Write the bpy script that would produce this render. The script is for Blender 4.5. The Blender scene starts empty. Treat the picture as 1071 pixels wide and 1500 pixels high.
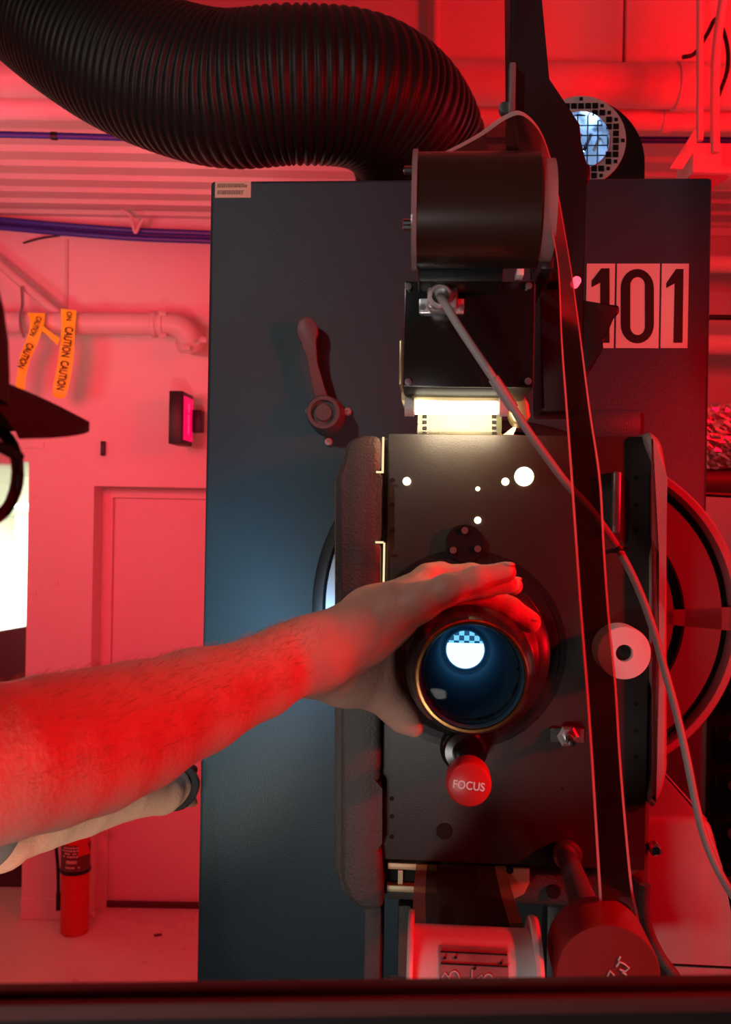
import bpy, bmesh, math, random
import numpy as np
from mathutils import Vector, Matrix

random.seed(7); np.random.seed(7)
SC = bpy.context.scene
COL = SC.collection
PI = math.pi
H = 1.90                      # eye height of the camera above the booth floor
FPX = 1400.0                  # focal length in pixels of the 1071x1500 frame
ROLL = math.radians(1.0)
YAW = math.radians(-4.0)      # projector and lamphouse stand turned a little
CAM = Vector((0, 0, H))
RV = Vector((math.cos(ROLL), 0, math.sin(ROLL)))
UV = Vector((-math.sin(ROLL), 0, math.cos(ROLL)))


def ray(px, py):
    return Vector((0, 1, 0)) + RV * ((px - 535.5) / FPX) + UV * ((750 - py) / FPX)


def P(px, py, D):
    return CAM + ray(px, py) * D


def S(px, D):
    return px * D / FPX


class Frame:
    """a standing place in the room: origin and yaw; at() measures a point on its plane y = d"""
    def __init__(self, px, py, D, yaw, z=None):
        o = P(px, py, D)
        if z is not None: o.z = z
        self.M = Matrix.Translation(o) @ Matrix.Rotation(yaw, 4, 'Z')
        self.I = self.M.inverted()
        self.yaw = yaw; self.o = o

    def at(self, px, py, d):
        o = self.I @ CAM
        v = self.I.to_3x3() @ ray(px, py)
        return o + v * ((d - o.y) / v.y)

    def loc(self, w):
        return self.I @ Vector(w)


# ------------------------------------------------------------------ materials
def mat(name, color, rough=0.5, metal=0.0, spec=0.5, bump=0.0, bscale=200.0, var=0.0, vscale=6.0,
        trans=0.0, ior=1.45, coat=0.0, emit=None, estr=0.0, sss=0.0, sssr=None, rvar=0.0):
    m = bpy.data.materials.new(name); m.use_nodes = True
    nt = m.node_tree; b = nt.nodes['Principled BSDF']
    b.inputs['Base Color'].default_value = (*color, 1)
    b.inputs['Roughness'].default_value = rough
    b.inputs['Metallic'].default_value = metal
    b.inputs['Specular IOR Level'].default_value = spec
    b.inputs['IOR'].default_value = ior
    b.inputs['Transmission Weight'].default_value = trans
    b.inputs['Coat Weight'].default_value = coat
    if sss:
        b.inputs['Subsurface Weight'].default_value = sss
        b.inputs['Subsurface Radius'].default_value = sssr or (1, .3, .15)
        b.inputs['Subsurface Scale'].default_value = 0.004
    if emit:
        b.inputs['Emission Color'].default_value = (*emit, 1)
        b.inputs['Emission Strength'].default_value = estr
    tc = nt.nodes.new('ShaderNodeTexCoord')
    if var or rvar:
        n = nt.nodes.new('ShaderNodeTexNoise'); n.inputs['Scale'].default_value = vscale
        n.inputs['Detail'].default_value = 5; n.inputs['Roughness'].default_value = .6
        nt.links.new(tc.outputs['Object'], n.inputs['Vector'])
        if var:
            r = nt.nodes.new('ShaderNodeMapRange')
            r.inputs[1].default_value = .3; r.inputs[2].default_value = .7
            r.inputs[3].default_value = 1 - var; r.inputs[4].default_value = 1 + var
            nt.links.new(n.outputs['Fac'], r.inputs[0])
            mx = nt.nodes.new('ShaderNodeMix'); mx.data_type = 'RGBA'; mx.blend_type = 'MULTIPLY'
            mx.inputs[0].default_value = 1
            mx.inputs[6].default_value = (*color, 1)
            nt.links.new(r.outputs[0], mx.inputs[7])
            nt.links.new(mx.outputs[2], b.inputs['Base Color'])
        if rvar:
            r2 = nt.nodes.new('ShaderNodeMapRange')
            r2.inputs[1].default_value = .3; r2.inputs[2].default_value = .7
            r2.inputs[3].default_value = max(.02, rough - rvar); r2.inputs[4].default_value = min(1, rough + rvar)
            nt.links.new(n.outputs['Fac'], r2.inputs[0]); nt.links.new(r2.outputs[0], b.inputs['Roughness'])
    if bump:
        n2 = nt.nodes.new('ShaderNodeTexNoise'); n2.inputs['Scale'].default_value = bscale
        n2.inputs['Detail'].default_value = 3
        nt.links.new(tc.outputs['Object'], n2.inputs['Vector'])
        bp = nt.nodes.new('ShaderNodeBump'); bp.inputs['Strength'].default_value = bump
        bp.inputs['Distance'].default_value = 0.002
        nt.links.new(n2.outputs['Fac'], bp.inputs['Height'])
        nt.links.new(bp.outputs['Normal'], b.inputs['Normal'])
    return m


def emission(name, color, strength):
    m = bpy.data.materials.new(name); m.use_nodes = True
    nt = m.node_tree; nt.nodes.clear()
    e = nt.nodes.new('ShaderNodeEmission'); o = nt.nodes.new('ShaderNodeOutputMaterial')
    e.inputs[0].default_value = (*color, 1); e.inputs[1].default_value = strength
    nt.links.new(e.outputs[0], o.inputs[0])
    return m


def film_mat(name, tint, see, diff, dmix, rough=0.12, gmix=.25):
    """thin film base: lets light through in its own tint, scatters a little, shines"""
    m = bpy.data.materials.new(name); m.use_nodes = True
    nt = m.node_tree; nt.nodes.clear()
    t = nt.nodes.new('ShaderNodeBsdfTransparent'); t.inputs[0].default_value = (*tint, 1)
    d = nt.nodes.new('ShaderNodeBsdfDiffuse'); d.inputs[0].default_value = (*diff, 1)
    l = nt.nodes.new('ShaderNodeBsdfTranslucent'); l.inputs[0].default_value = (*diff, 1)
    g = nt.nodes.new('ShaderNodeBsdfGlossy'); g.inputs['Roughness'].default_value = rough
    a1 = nt.nodes.new('ShaderNodeMixShader'); a1.inputs[0].default_value = .35
    a2 = nt.nodes.new('ShaderNodeMixShader'); a2.inputs[0].default_value = see
    a3 = nt.nodes.new('ShaderNodeMixShader')
    lw = nt.nodes.new('ShaderNodeLayerWeight'); f = nt.nodes.new('ShaderNodeMath'); f.operation = 'POWER'; f.inputs[1].default_value = 4
    nt.links.new(lw.outputs['Facing'], f.inputs[0])
    mm = nt.nodes.new('ShaderNodeMath'); mm.operation = 'MULTIPLY_ADD'
    mm.inputs[1].default_value = .45; mm.inputs[2].default_value = gmix * .12
    # smudges and scratches along the base
    tc = nt.nodes.new('ShaderNodeTexCoord')
    n = nt.nodes.new('ShaderNodeTexNoise'); n.inputs['Scale'].default_value = 18; n.inputs['Detail'].default_value = 6
    mr = nt.nodes.new('ShaderNodeMapRange'); mr.inputs[1].default_value = .35; mr.inputs[2].default_value = .7
    mr.inputs[3].default_value = see + dmix; mr.inputs[4].default_value = see - dmix
    nt.links.new(tc.outputs['Object'], n.inputs['Vector'])
    nt.links.new(n.outputs['Fac'], mr.inputs[0]); nt.links.new(mr.outputs[0], a2.inputs[0])
    nt.links.new(f.outputs[0], mm.inputs[0]); nt.links.new(mm.outputs[0], a3.inputs[0])
    nt.links.new(d.outputs[0], a1.inputs[1]); nt.links.new(l.outputs[0], a1.inputs[2])
    nt.links.new(a1.outputs[0], a2.inputs[1]); nt.links.new(t.outputs[0], a2.inputs[2])
    nt.links.new(a2.outputs[0], a3.inputs[1]); nt.links.new(g.outputs[0], a3.inputs[2])
    o = nt.nodes.new('ShaderNodeOutputMaterial'); nt.links.new(a3.outputs[0], o.inputs[0])
    return m


M = {}
M['wall'] = mat('wall paint', (.80, .76, .74), .55, var=.05, vscale=1.5, bump=.15, bscale=60)
M['panel'] = mat('soffit paint', (.50, .44, .43), .6, var=.06, vscale=1.2)
M['deck'] = mat('painted steel deck', (.74, .70, .68), .4, var=.05, vscale=2)
M['floor'] = mat('sealed concrete', (.70, .62, .54), .32, var=.08, vscale=1.6, rvar=.1, bump=.1, bscale=30)
M['pipe'] = mat('painted pipe', (.72, .66, .64), .42, var=.06, vscale=6)
M['cabinet'] = mat('dark blue cabinet paint', (.034, .074, .096), .42, bump=.25, bscale=500, var=.12, vscale=2.5, rvar=.08)
M['black'] = mat('black paint', (.010, .010, .011), .45, bump=.1, bscale=300)
M['gloss'] = mat('black gloss', (.010, .010, .010), .2)
M['plate'] = mat('dark brown plate', (.040, .034, .030), .42, bump=.12, bscale=700, var=.15, vscale=5)
M['casting'] = mat('wrinkle grey casting', (.085, .078, .070), .55, bump=.6, bscale=420, var=.1, vscale=20)
M['grey'] = mat('grey enamel', (.16, .15, .15), .4, var=.06, vscale=8)
M['brass'] = mat('dull brass', (.62, .50, .28), .35, metal=.8, var=.12, vscale=20)
M['cream'] = mat('cream gate metal', (.55, .47, .27), .45, metal=.3, var=.12, vscale=25)
M['strip'] = mat('cream lamp cover', (.72, .60, .38), .45, metal=.15, var=.1, vscale=30)
M['chrome'] = mat('chrome', (.75, .74, .74), .15, metal=1)
M['steel'] = mat('brushed steel', (.48, .46, .45), .32, metal=.9)
M['copper'] = mat('copper lens rim', (.90, .42, .13), .25, metal=1)
M['hole'] = mat('dark hole', (.003, .003, .003), .8)
M['hose'] = mat('black rubber hose', (.014, .013, .012), .46, spec=.42, bump=.1, bscale=300)
def matte(name, color):
    m = bpy.data.materials.new(name); m.use_nodes = True
    nt = m.node_tree; nt.nodes.clear()
    d = nt.nodes.new('ShaderNodeBsdfDiffuse'); d.inputs[0].default_value = (*color, 1)
    o = nt.nodes.new('ShaderNodeOutputMaterial'); nt.links.new(d.outputs[0], o.inputs[0])
    return m


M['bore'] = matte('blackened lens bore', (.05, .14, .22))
M['barrel'] = mat('dark anodised barrel', (.045, .040, .042), .28, metal=.5, rvar=.06, vscale=30)
M['redknob'] = mat('red knob', (.55, .02, .02), .35)
M['whitetext'] = mat('white lettering', (.80, .78, .75), .5)
M['blacktext'] = mat('black lettering', (.010, .010, .010), .5)
M['paper'] = mat('white number sheet', (.80, .76, .72), .45)
M['label'] = mat('cream asset label', (.78, .68, .50), .5)
M['labelink'] = mat('label ink', (.28, .22, .16), .6)
M['plastic'] = mat('milky plastic', (.80, .76, .74), .3, sss=.3, sssr=(1, 1, 1), var=.05, vscale=30)
M['clear'] = film_mat('clear flange', (.85, .80, .78), .55, (.55, .52, .5), .1)
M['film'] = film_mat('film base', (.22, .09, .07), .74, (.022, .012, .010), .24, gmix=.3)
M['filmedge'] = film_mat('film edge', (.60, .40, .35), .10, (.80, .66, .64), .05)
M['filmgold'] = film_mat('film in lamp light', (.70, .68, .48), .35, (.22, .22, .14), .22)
M['drum'] = mat('film wound on drum', (.022, .013, .008), .30, spec=.6, coat=.3, var=.06, vscale=12)
M['cable'] = mat('grey cable jacket', (.30, .28, .27), .5)
M['bluecable'] = mat('blue cable jacket', (.035, .045, .42), .4)
M['tape'] = mat('caution tape', (1.0, .95, .03), .45)
M['socket'] = mat('plated socket', (.70, .68, .66), .28, metal=.45)
M['light'] = mat('red-lit grey enamel', (.34, .33, .32), .45, bump=.3, bscale=400, var=.06, vscale=12)  # paler than the plain casting: strong red light put into the colour
M['signface'] = mat('lit sign face', (.6, .02, .08), .4, emit=(1, .0, .12), estr=.75)
M['signbright'] = emission('sign slot', (1, .03, .12), 1.8)
M['ext'] = mat('red extinguisher', (.62, .02, .015), .3)
M['skin'] = mat('skin', (.72, .45, .34), .5, sss=.25, bump=.35, bscale=260, var=.10, vscale=22)
M['nail'] = mat('finger nail', (.80, .56, .48), .22)
M['hair'] = mat('brown hair', (.16, .085, .045), .5)
M['armhair'] = mat('arm hair', (.42, .24, .12), .5)
M['cap'] = mat('black cap cloth', (.012, .012, .013), .85, bump=.3, bscale=500)
M['shirt'] = mat('grey shirt', (.20, .21, .22), .8, bump=.3, bscale=300)
M['trouser'] = mat('dark trousers', (.03, .035, .05), .8)
M['shoe'] = mat('black shoe', (.02, .02, .02), .4)
M['eye'] = mat('eye', (.8, .78, .75), .15)
M['glass'] = mat('spectacle lens', (1, 1, 1), .02, trans=1, ior=1.1)
M['lensglass'] = mat('coated lens glass', (.93, .97, 1), .0, trans=1, ior=1.12)
M['foil'] = mat('foil insulation', (.75, .72, .72), .22, metal=.9, bump=1.0, bscale=35)
M['dark'] = mat('dark maroon board', (.08, .03, .035), .5)
M['next'] = mat('next room paint', (.80, .82, .74), .6)
M['platform'] = mat('black platform', (.02, .02, .02), .7)
M['sill'] = mat('dark port sill', (.040, .018, .018), .5, var=.1, vscale=12)
M['sillface'] = mat('brown port frame', (.10, .012, .010), .7, var=.1, vscale=12)
M['led'] = emission('red indicator', (1, .06, .1), 3.0)
M['lamphole'] = emission('lamp light through hole', (1, .80, .52), 5.0)
M['gap'] = emission('lamp light through door gap', (1, .74, .40), 1.15)
M['tube'] = emission('exciter lamp', (1, .86, .62), 3.0)
M['ceil_lamp'] = emission('fluorescent diffuser', (.93, 1, .84), 7.0)
M['disc'] = mat('pale machined disc', (.42, .44, .48), .35, metal=.3)


def gate_mat():
    """the lit film gate at the bottom of the lens: white hot, with the lamp mirror's facets"""
    m = bpy.data.materials.new('lit gate'); m.use_nodes = True
    nt = m.node_tree; nt.nodes.clear()
    tc = nt.nodes.new('ShaderNodeTexCoord')
    ck = nt.nodes.new('ShaderNodeTexChecker'); ck.inputs['Scale'].default_value = 205
    mp = nt.nodes.new('ShaderNodeMapping'); mp.inputs['Location'].default_value = (.0012, .0012, .0012)
    sp = nt.nodes.new('ShaderNodeSeparateXYZ')
    gt = nt.nodes.new('ShaderNodeMath'); gt.operation = 'GREATER_THAN'; gt.inputs[1].default_value = .0062
    mu = nt.nodes.new('ShaderNodeMath'); mu.operation = 'MULTIPLY'
    mx = nt.nodes.new('ShaderNodeMix'); mx.data_type = 'RGBA'
    mx2 = nt.nodes.new('ShaderNodeMix'); mx2.data_type = 'RGBA'
    mx2.inputs[6].default_value = (1.05, 1.7, 2.3, 1); mx2.inputs[7].default_value = (.22, .75, 1.15, 1)
    mx.inputs[7].default_value = (.02, .09, .20, 1)
    e = nt.nodes.new('ShaderNodeEmission'); e.inputs[1].default_value = 1.0
    o = nt.nodes.new('ShaderNodeOutputMaterial')
    L = nt.links
    L.new(tc.outputs['Object'], mp.inputs[0]); L.new(mp.outputs[0], ck.inputs['Vector'])
    L.new(tc.outputs['Object'], sp.inputs[0]); L.new(sp.outputs['Z'], gt.inputs[0])
    L.new(ck.outputs['Fac'], mu.inputs[0]); L.new(gt.outputs[0], mu.inputs[1])
    L.new(gt.outputs[0], mx2.inputs[0]); L.new(mx2.outputs[2], mx.inputs[6])
    L.new(mu.outputs[0], mx.inputs[0]); L.new(mx.outputs[2], e.inputs[0]); L.new(e.outputs[0], o.inputs[0])
    return m


M['gate'] = gate_mat()


# ------------------------------------------------------------------ mesh tools
class MB:
    def __init__(self):
        self.bm = bmesh.new(); self.mi = 0

    def _new(self, n0):
        self.bm.faces.ensure_lookup_table()
        for f in self.bm.faces[n0:]:
            f.material_index = self.mi

    def box(self, c, s, rot=None, bevel=0.0, seg=2):
        n0 = len(self.bm.faces)
        r = bmesh.ops.create_cube(self.bm, size=1)
        vs = r['verts']
        mtx = Matrix.Translation(Vector(c)) @ (rot.to_4x4() if rot else Matrix.Identity(4)) @ Matrix.Diagonal((*s, 1))
        bmesh.ops.transform(self.bm, matrix=mtx, verts=vs)
        if bevel:
            es = list({e for v in vs for e in v.link_edges})
            bmesh.ops.bevel(self.bm, geom=es, offset=bevel, segments=seg, affect='EDGES', profile=.5)
        self._new(n0); return self

    def span(self, a, b, **k):
        a, b = Vector(a), Vector(b)
        return self.box((a + b) / 2, [abs(b[i] - a[i]) for i in range(3)], **k)

    def cyl(self, p0, p1, r0, r1=None, seg=24, caps=True):
        r1 = r0 if r1 is None else r1
        return self.lathe([(r0, 0), (r1, (Vector(p1) - Vector(p0)).length)], p0, Vector(p1) - Vector(p0), seg, caps)

    def lathe(self, prof, o, axis, seg=48, caps=False, up=None):
        """prof: (radius, distance along the axis)"""
        n0 = len(self.bm.faces)
        a = Vector(axis).normalized(); o = Vector(o)
        t = up or (Vector((0, 0, 1)) if abs(a.z) < .9 else Vector((1, 0, 0)))
        x = a.cross(t).normalized(); y = a.cross(x).normalized()
        rings = []
        for r, h in prof:
            if r < 1e-7:
                rings.append([self.bm.verts.new(o + a * h)])
            else:
                rings.append([self.bm.verts.new(o + a * h + (x * math.cos(2 * PI * k / seg) + y * math.sin(2 * PI * k / seg)) * r) for k in range(seg)])
        for A, B in zip(rings, rings[1:]):
            for k in range(seg):
                k2 = (k + 1) % seg
                if len(A) == 1 and len(B) == 1: continue
                if len(A) == 1: self.bm.faces.new((A[0], B[k2], B[k]))
                elif len(B) == 1: self.bm.faces.new((A[k], A[k2], B[0]))
                else: self.bm.faces.new((A[k], A[k2], B[k2], B[k]))
        if caps:
            if len(rings[0]) > 1: self.bm.faces.new(rings[0][::-1])
            if len(rings[-1]) > 1: self.bm.faces.new(rings[-1])
        self._new(n0); return self

    def tube(self, pts, r, seg=12, caps=True):
        n0 = len(self.bm.faces)
        pts = [Vector(p) for p in pts]; rs = r if isinstance(r, (list, tuple)) else [r] * len(pts)
        rings = []; prev = None
        for i, p in enumerate(pts):
            t = (pts[min(i + 1, len(pts) - 1)] - pts[max(i - 1, 0)]).normalized()
            if prev is None:
                u = t.cross(Vector((0, 0, 1)) if abs(t.z) < .9 else Vector((1, 0, 0))).normalized()
            else:
                u = (prev - t * prev.dot(t)).normalized()
            prev = u; w = t.cross(u)
            rings.append([self.bm.verts.new(p + (u * math.cos(2 * PI * k / seg) + w * math.sin(2 * PI * k / seg)) * rs[i]) for k in range(seg)])
        for A, B in zip(rings, rings[1:]):
            for k in range(seg):
                self.bm.faces.new((A[k], A[(k + 1) % seg], B[(k + 1) % seg], B[k]))
        if caps:
            self.bm.faces.new(rings[0][::-1]); self.bm.faces.new(rings[-1])
        self._new(n0); return self

    def prism(self, pts, ext, bevel=0.0, seg=2):
        """a polygon of 3-D points pushed along ext"""
        n0 = len(self.bm.faces)
        e = Vector(ext)
        a = [self.bm.verts.new(Vector(p)) for p in pts]
        b = [self.bm.verts.new(Vector(p) + e) for p in pts]
        self.bm.faces.new(a); self.bm.faces.new(b[::-1])
        n = len(a)
        for i in range(n):
            self.bm.faces.new((a[i], b[i], b[(i + 1) % n], a[(i + 1) % n]))
        if bevel:
            es = list({ed for v in a + b for ed in v.link_edges})
            bmesh.ops.bevel(self.bm, geom=es, offset=bevel, segments=seg, affect='EDGES', profile=.5)
        self._new(n0); return self

    def sector(self, o, r0, r1, a0, a1, depth, n=24):
        """a flat ring piece in the local x-z plane, depth along y"""
        o = Vector(o)
        pt = lambda r, a: o + Vector((math.cos(a) * r, 0, math.sin(a) * r))
        for i in range(n):
            b0 = a0 + (a1 - a0) * i / n; b1 = a0 + (a1 - a0) * (i + 1) / n
            self.prism([pt(r0, b0), pt(r1, b0), pt(r1, b1), pt(r0, b1)] if r0 > 1e-6 else [pt(0, b0), pt(r1, b0), pt(r1, b1)], (0, depth, 0))
        return self

    def ball(self, c, r, seg=20, scale=(1, 1, 1)):
        n0 = len(self.bm.faces)
        q = bmesh.ops.create_uvsphere(self.bm, u_segments=seg, v_segments=seg // 2, radius=r)
        bmesh.ops.transform(self.bm, matrix=Matrix.Translation(Vector(c)) @ Matrix.Diagonal((*scale, 1)), verts=q['verts'])
        self._new(n0); return self

    def obj(self, name, mats, parent=None, smooth=True, angle=35, kind=None):
        bmesh.ops.recalc_face_normals(self.bm, faces=self.bm.faces)
        me = bpy.data.meshes.new(name)
        self.bm.to_mesh(me); self.bm.free()
        return link(name, me, mats, parent, smooth, angle, kind)


def link(name, me, mats, parent=None, smooth=True, angle=35, kind=None):
    for m in (mats if isinstance(mats, (list, tuple)) else [mats]):
        me.materials.append(m)
    if smooth and len(me.polygons):
        me.polygons.foreach_set('use_smooth', [True] * len(me.polygons))
        if angle: me.set_sharp_from_angle(angle=math.radians(angle))
    o = bpy.data.objects.new(name, me); COL.objects.link(o)
    if parent: o.parent = parent
    if kind: o['kind'] = kind
    return o


def thing(name, label, cat, frame=None, loc=None, group=None):
    o = bpy.data.objects.new(name, None); COL.objects.link(o)
    o.empty_display_size = .05
    if frame: o.matrix_world = frame.M
    elif loc is not None: o.location = loc
    o['label'] = label; o['category'] = cat
    if group: o['group'] = group
    return o


def tag(o, label, cat, group=None):
    o['label'] = label; o['category'] = cat
    if group: o['group'] = group
    return o


def spline(pts, n=8):
    pts = [Vector(p) for p in pts]; q = [pts[0] * 2 - pts[1]] + pts + [pts[-1] * 2 - pts[-2]]
    out = []
    for i in range(1, len(q) - 2):
        a, b, c, d = q[i - 1:i + 3]
        for k in range(n):
            t = k / n
            out.append(.5 * ((2 * b) + (c - a) * t + (2 * a - 5 * b + 4 * c - d) * t * t + (3 * b - a - 3 * c + d) * t ** 3))
    out.append(pts[-1]); return out


def ribbon(mb, rows, n=8, mats=(0, 1, 0), bands=(.06, .94), thick=0.0):
    """rows: (edge A, edge B) points; the edge bands get another material"""
    A = spline([r[0] for r in rows], n); B = spline([r[1] for r in rows], n)
    us = [0, bands[0], .25, .5, .75, bands[1], 1]
    vs = [[mb.bm.verts.new(a.lerp(b, u)) for u in us] for a, b in zip(A, B)]
    for r0, r1 in zip(vs, vs[1:]):
        for k in range(len(us) - 1):
            f = mb.bm.faces.new((r0[k], r0[k + 1], r1[k + 1], r1[k]))
            f.material_index = mats[0] if k == 0 else mats[2] if k == len(us) - 2 else mats[1]


def text_mesh(s, size, frame_mtx, ext=.0004):
    cu = bpy.data.curves.new('lettering', 'FONT'); cu.body = s; cu.size = size
    cu.align_x = 'CENTER'; cu.align_y = 'CENTER'; cu.extrude = ext; cu.offset = .016
    o = bpy.data.objects.new('lettering', cu); COL.objects.link(o)
    dg = bpy.context.evaluated_depsgraph_get()
    me = bpy.data.meshes.new_from_object(o.evaluated_get(dg))
    bpy.data.objects.remove(o); bpy.data.curves.remove(cu)
    me.transform(frame_mtx); me.materials.clear()
    return me


# text basis: x right, y up, facing -Y
TXT = Matrix.Rotation(PI / 2, 4, 'X')


# ------------------------------------------------------------------ signed-distance modelling (person)
def field_mesh(prims, xs, ys, zs, name):
    F = np.full((len(xs), len(ys), len(zs)), 1.0, np.float32)
    xs, ys, zs = [np.asarray(a, np.float32) for a in (xs, ys, zs)]
    for pr in prims:
        kind, k = pr[0], pr[-1]
        if kind == 'c':
            a, b, ra, rb = np.array(pr[1], np.float32), np.array(pr[2], np.float32), pr[3], pr[4]
            lo = np.minimum(a - ra, b - rb); hi = np.maximum(a + ra, b + rb)
        else:
            c, R, rad = np.array(pr[1], np.float32), np.array(pr[2], np.float32), np.array(pr[3], np.float32)
            lo = c - max(rad); hi = c + max(rad)
        mg = abs(k) * 1.2 + .014
        ix = [slice(max(0, np.searchsorted(g, lo[i] - mg) - 1), np.searchsorted(g, hi[i] + mg) + 1) for i, g in enumerate((xs, ys, zs))]
        X = xs[ix[0]][:, None, None]; Y = ys[ix[1]][None, :, None]; Z = zs[ix[2]][None, None, :]
        if X.size == 0 or Y.size == 0 or Z.size == 0: continue
        if kind == 'c':
            ab = b - a; L = max(float(ab @ ab), 1e-12)
            t = np.clip(((X - a[0]) * ab[0] + (Y - a[1]) * ab[1] + (Z - a[2]) * ab[2]) / L, 0, 1)
            d = np.sqrt((X - a[0] - t * ab[0]) ** 2 + (Y - a[1] - t * ab[1]) ** 2 + (Z - a[2] - t * ab[2]) ** 2) - (ra + (rb - ra) * t)
        else:
            px, py, pz = X - c[0], Y - c[1], Z - c[2]
            q = [(R[0][i] * px + R[1][i] * py + R[2][i] * pz) / rad[i] for i in range(3)]
            n = np.sqrt(q[0] ** 2 + q[1] ** 2 + q[2] ** 2)
            g = np.sqrt(sum((q[i] / rad[i]) ** 2 for i in range(3))) + 1e-9
            d = n * (n - 1) / g
        G = F[tuple(ix)]
        if k >= 0:
            kk = max(k, 1e-5)
            h = np.clip(.5 + .5 * (G - d) / kk, 0, 1)
            F[tuple(ix)] = G * (1 - h) + d * h - kk * h * (1 - h)
        else:   # carve
            kk = -k
            h = np.clip(.5 - .5 * (G + d) / kk, 0, 1)
            F[tuple(ix)] = G * (1 - h) - d * h + kk * h * (1 - h)
    ins = F < 0
    s = np.zeros(tuple(n - 1 for n in F.shape), np.uint8)
    for i in (0, 1):
        for j in (0, 1):
            for l in (0, 1):
                s += ins[i:F.shape[0] - 1 + i, j:F.shape[1] - 1 + j, l:F.shape[2] - 1 + l]
    act = (s > 0) & (s < 8)
    I, J, K = np.nonzero(act)
    N = len(I)
    idx = np.full(act.shape, -1, np.int32); idx[I, J, K] = np.arange(N, dtype=np.int32)
    acc = np.zeros((N, 3)); cnt = np.zeros(N)
    cor = [(0, 0, 0), (1, 0, 0), (0, 1, 0), (1, 1, 0), (0, 0, 1), (1, 0, 1), (0, 1, 1), (1, 1, 1)]
    val = [F[I + c[0], J + c[1], K + c[2]].astype(np.float64) for c in cor]
    pos = [np.stack([xs[I + c[0]], ys[J + c[1]], zs[K + c[2]]], 1).astype(np.float64) for c in cor]
    for a, b in ((0, 1), (2, 3), (4, 5), (6, 7), (0, 2), (1, 3), (4, 6), (5, 7), (0, 4), (1, 5), (2, 6), (3, 7)):
        m = (val[a] < 0) != (val[b] < 0)
        t = val[a][m] / (val[a][m] - val[b][m])
        acc[m] += pos[a][m] + (pos[b][m] - pos[a][m]) * t[:, None]; cnt[m] += 1
    V = acc / cnt[:, None]
    quads = []
    for ax in range(3):
        sl0 = [slice(None)] * 3; sl1 = [slice(None)] * 3
        sl0[ax] = slice(0, -1); sl1[ax] = slice(1, None)
        ch = ins[tuple(sl0)] != ins[tuple(sl1)]
        A, B, C = np.nonzero(ch)
        g = [A, B, C]; o1, o2 = (ax + 1) % 3, (ax + 2) % 3
        ok = (g[o1] > 0) & (g[o2] > 0) & (g[o1] < act.shape[o1]) & (g[o2] < act.shape[o2])
        g = [q[ok] for q in g]
        first = ins[tuple(g)]
        def cell(d1, d2):
            h = [q.copy() for q in g]; h[o1] = h[o1] - d1; h[o2] = h[o2] - d2
            return idx[tuple(h)]
        q = np.stack([cell(1, 1), cell(0, 1), cell(0, 0), cell(1, 0)], 1)
        q[~first] = q[~first][:, ::-1]
        quads.append(q)
    Q = np.concatenate(quads); Q = Q[(Q >= 0).all(1)]
    me = bpy.data.meshes.new(name)
    me.vertices.add(N); me.vertices.foreach_set('co', V.astype(np.float32).ravel())
    me.loops.add(len(Q) * 4); me.loops.foreach_set('vertex_index', Q.astype(np.int32).ravel())
    me.polygons.add(len(Q)); me.polygons.foreach_set('loop_start', np.arange(0, len(Q) * 4, 4, dtype=np.int32))
    me.update(calc_edges=True); me.validate()
    return me


def axis(*segs):
    out = []
    for a, b, st in segs:
        n = max(1, int(round((b - a) / st)))
        out += list(np.linspace(a, b, n, endpoint=False))
    out.append(segs[-1][1]); return np.array(out)
def fit_text(s, width, mtx, ext=.0003, stretch=1.0):
    """flat lettering of a given overall width"""
    me = text_mesh(s, 1.0, Matrix.Identity(4), 0.0)
    xs_ = [v.co.x for v in me.vertices]; ys_ = [v.co.y for v in me.vertices]
    k = width / (max(xs_) - min(xs_)); cx = (max(xs_) + min(xs_)) / 2; cy = (max(ys_) + min(ys_)) / 2
    me.transform(mtx @ TXT @ Matrix.Diagonal((k, k * stretch, k, 1)) @ Matrix.Translation((-cx, -cy, 0)))
    return me

# ================================================================== THE SETTING
BW = 4.40                      # distance of the back wall
def wx(px, py=1000, D=BW): return P(px, py, D).x
def wz(py, px=200, D=BW): return P(px, py, D).z
CEIL = H + 1.335
XL, XR = -2.9, 1.75

def structure(mb, name, m, parent=None, **k):
    return mb.obj(name, m, parent, kind='structure', **k)

structure(MB().span((XL, -.6, -.08), (XR, BW + .3, 0)), 'floor', M['floor'], smooth=False)
# back wall with a doorway opening at the left and a deep door recess beside it
ox0, ox1, oz = wx(-330), wx(37), wz(676, 20)
dx0, dx1, dz = wx(134), wx(134) + .92, wz(713, 200)
mb = MB(); T = .30
mb.span((XL, BW, 0), (ox0, BW + T, CEIL + .1)); mb.span((ox0, BW, oz), (ox1, BW + T, CEIL + .1))
mb.span((ox1, BW, 0), (dx0, BW + T, CEIL + .1)); mb.span((dx0, BW, dz), (dx1, BW + T, CEIL + .1))
mb.span((dx1, BW, 0), (XR, BW + T, CEIL + .1))
structure(mb, 'wall_back', M['wall'], smooth=False)
structure(MB().span((XL - .1, -.6, 0), (XL, BW, H + 2.1)), 'wall_left', M['wall'], smooth=False)
structure(MB().span((XR, -.6, 0), (XR + .1, BW + .3, H + 2.1)), 'wall_right', M['wall'], smooth=False)
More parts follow.
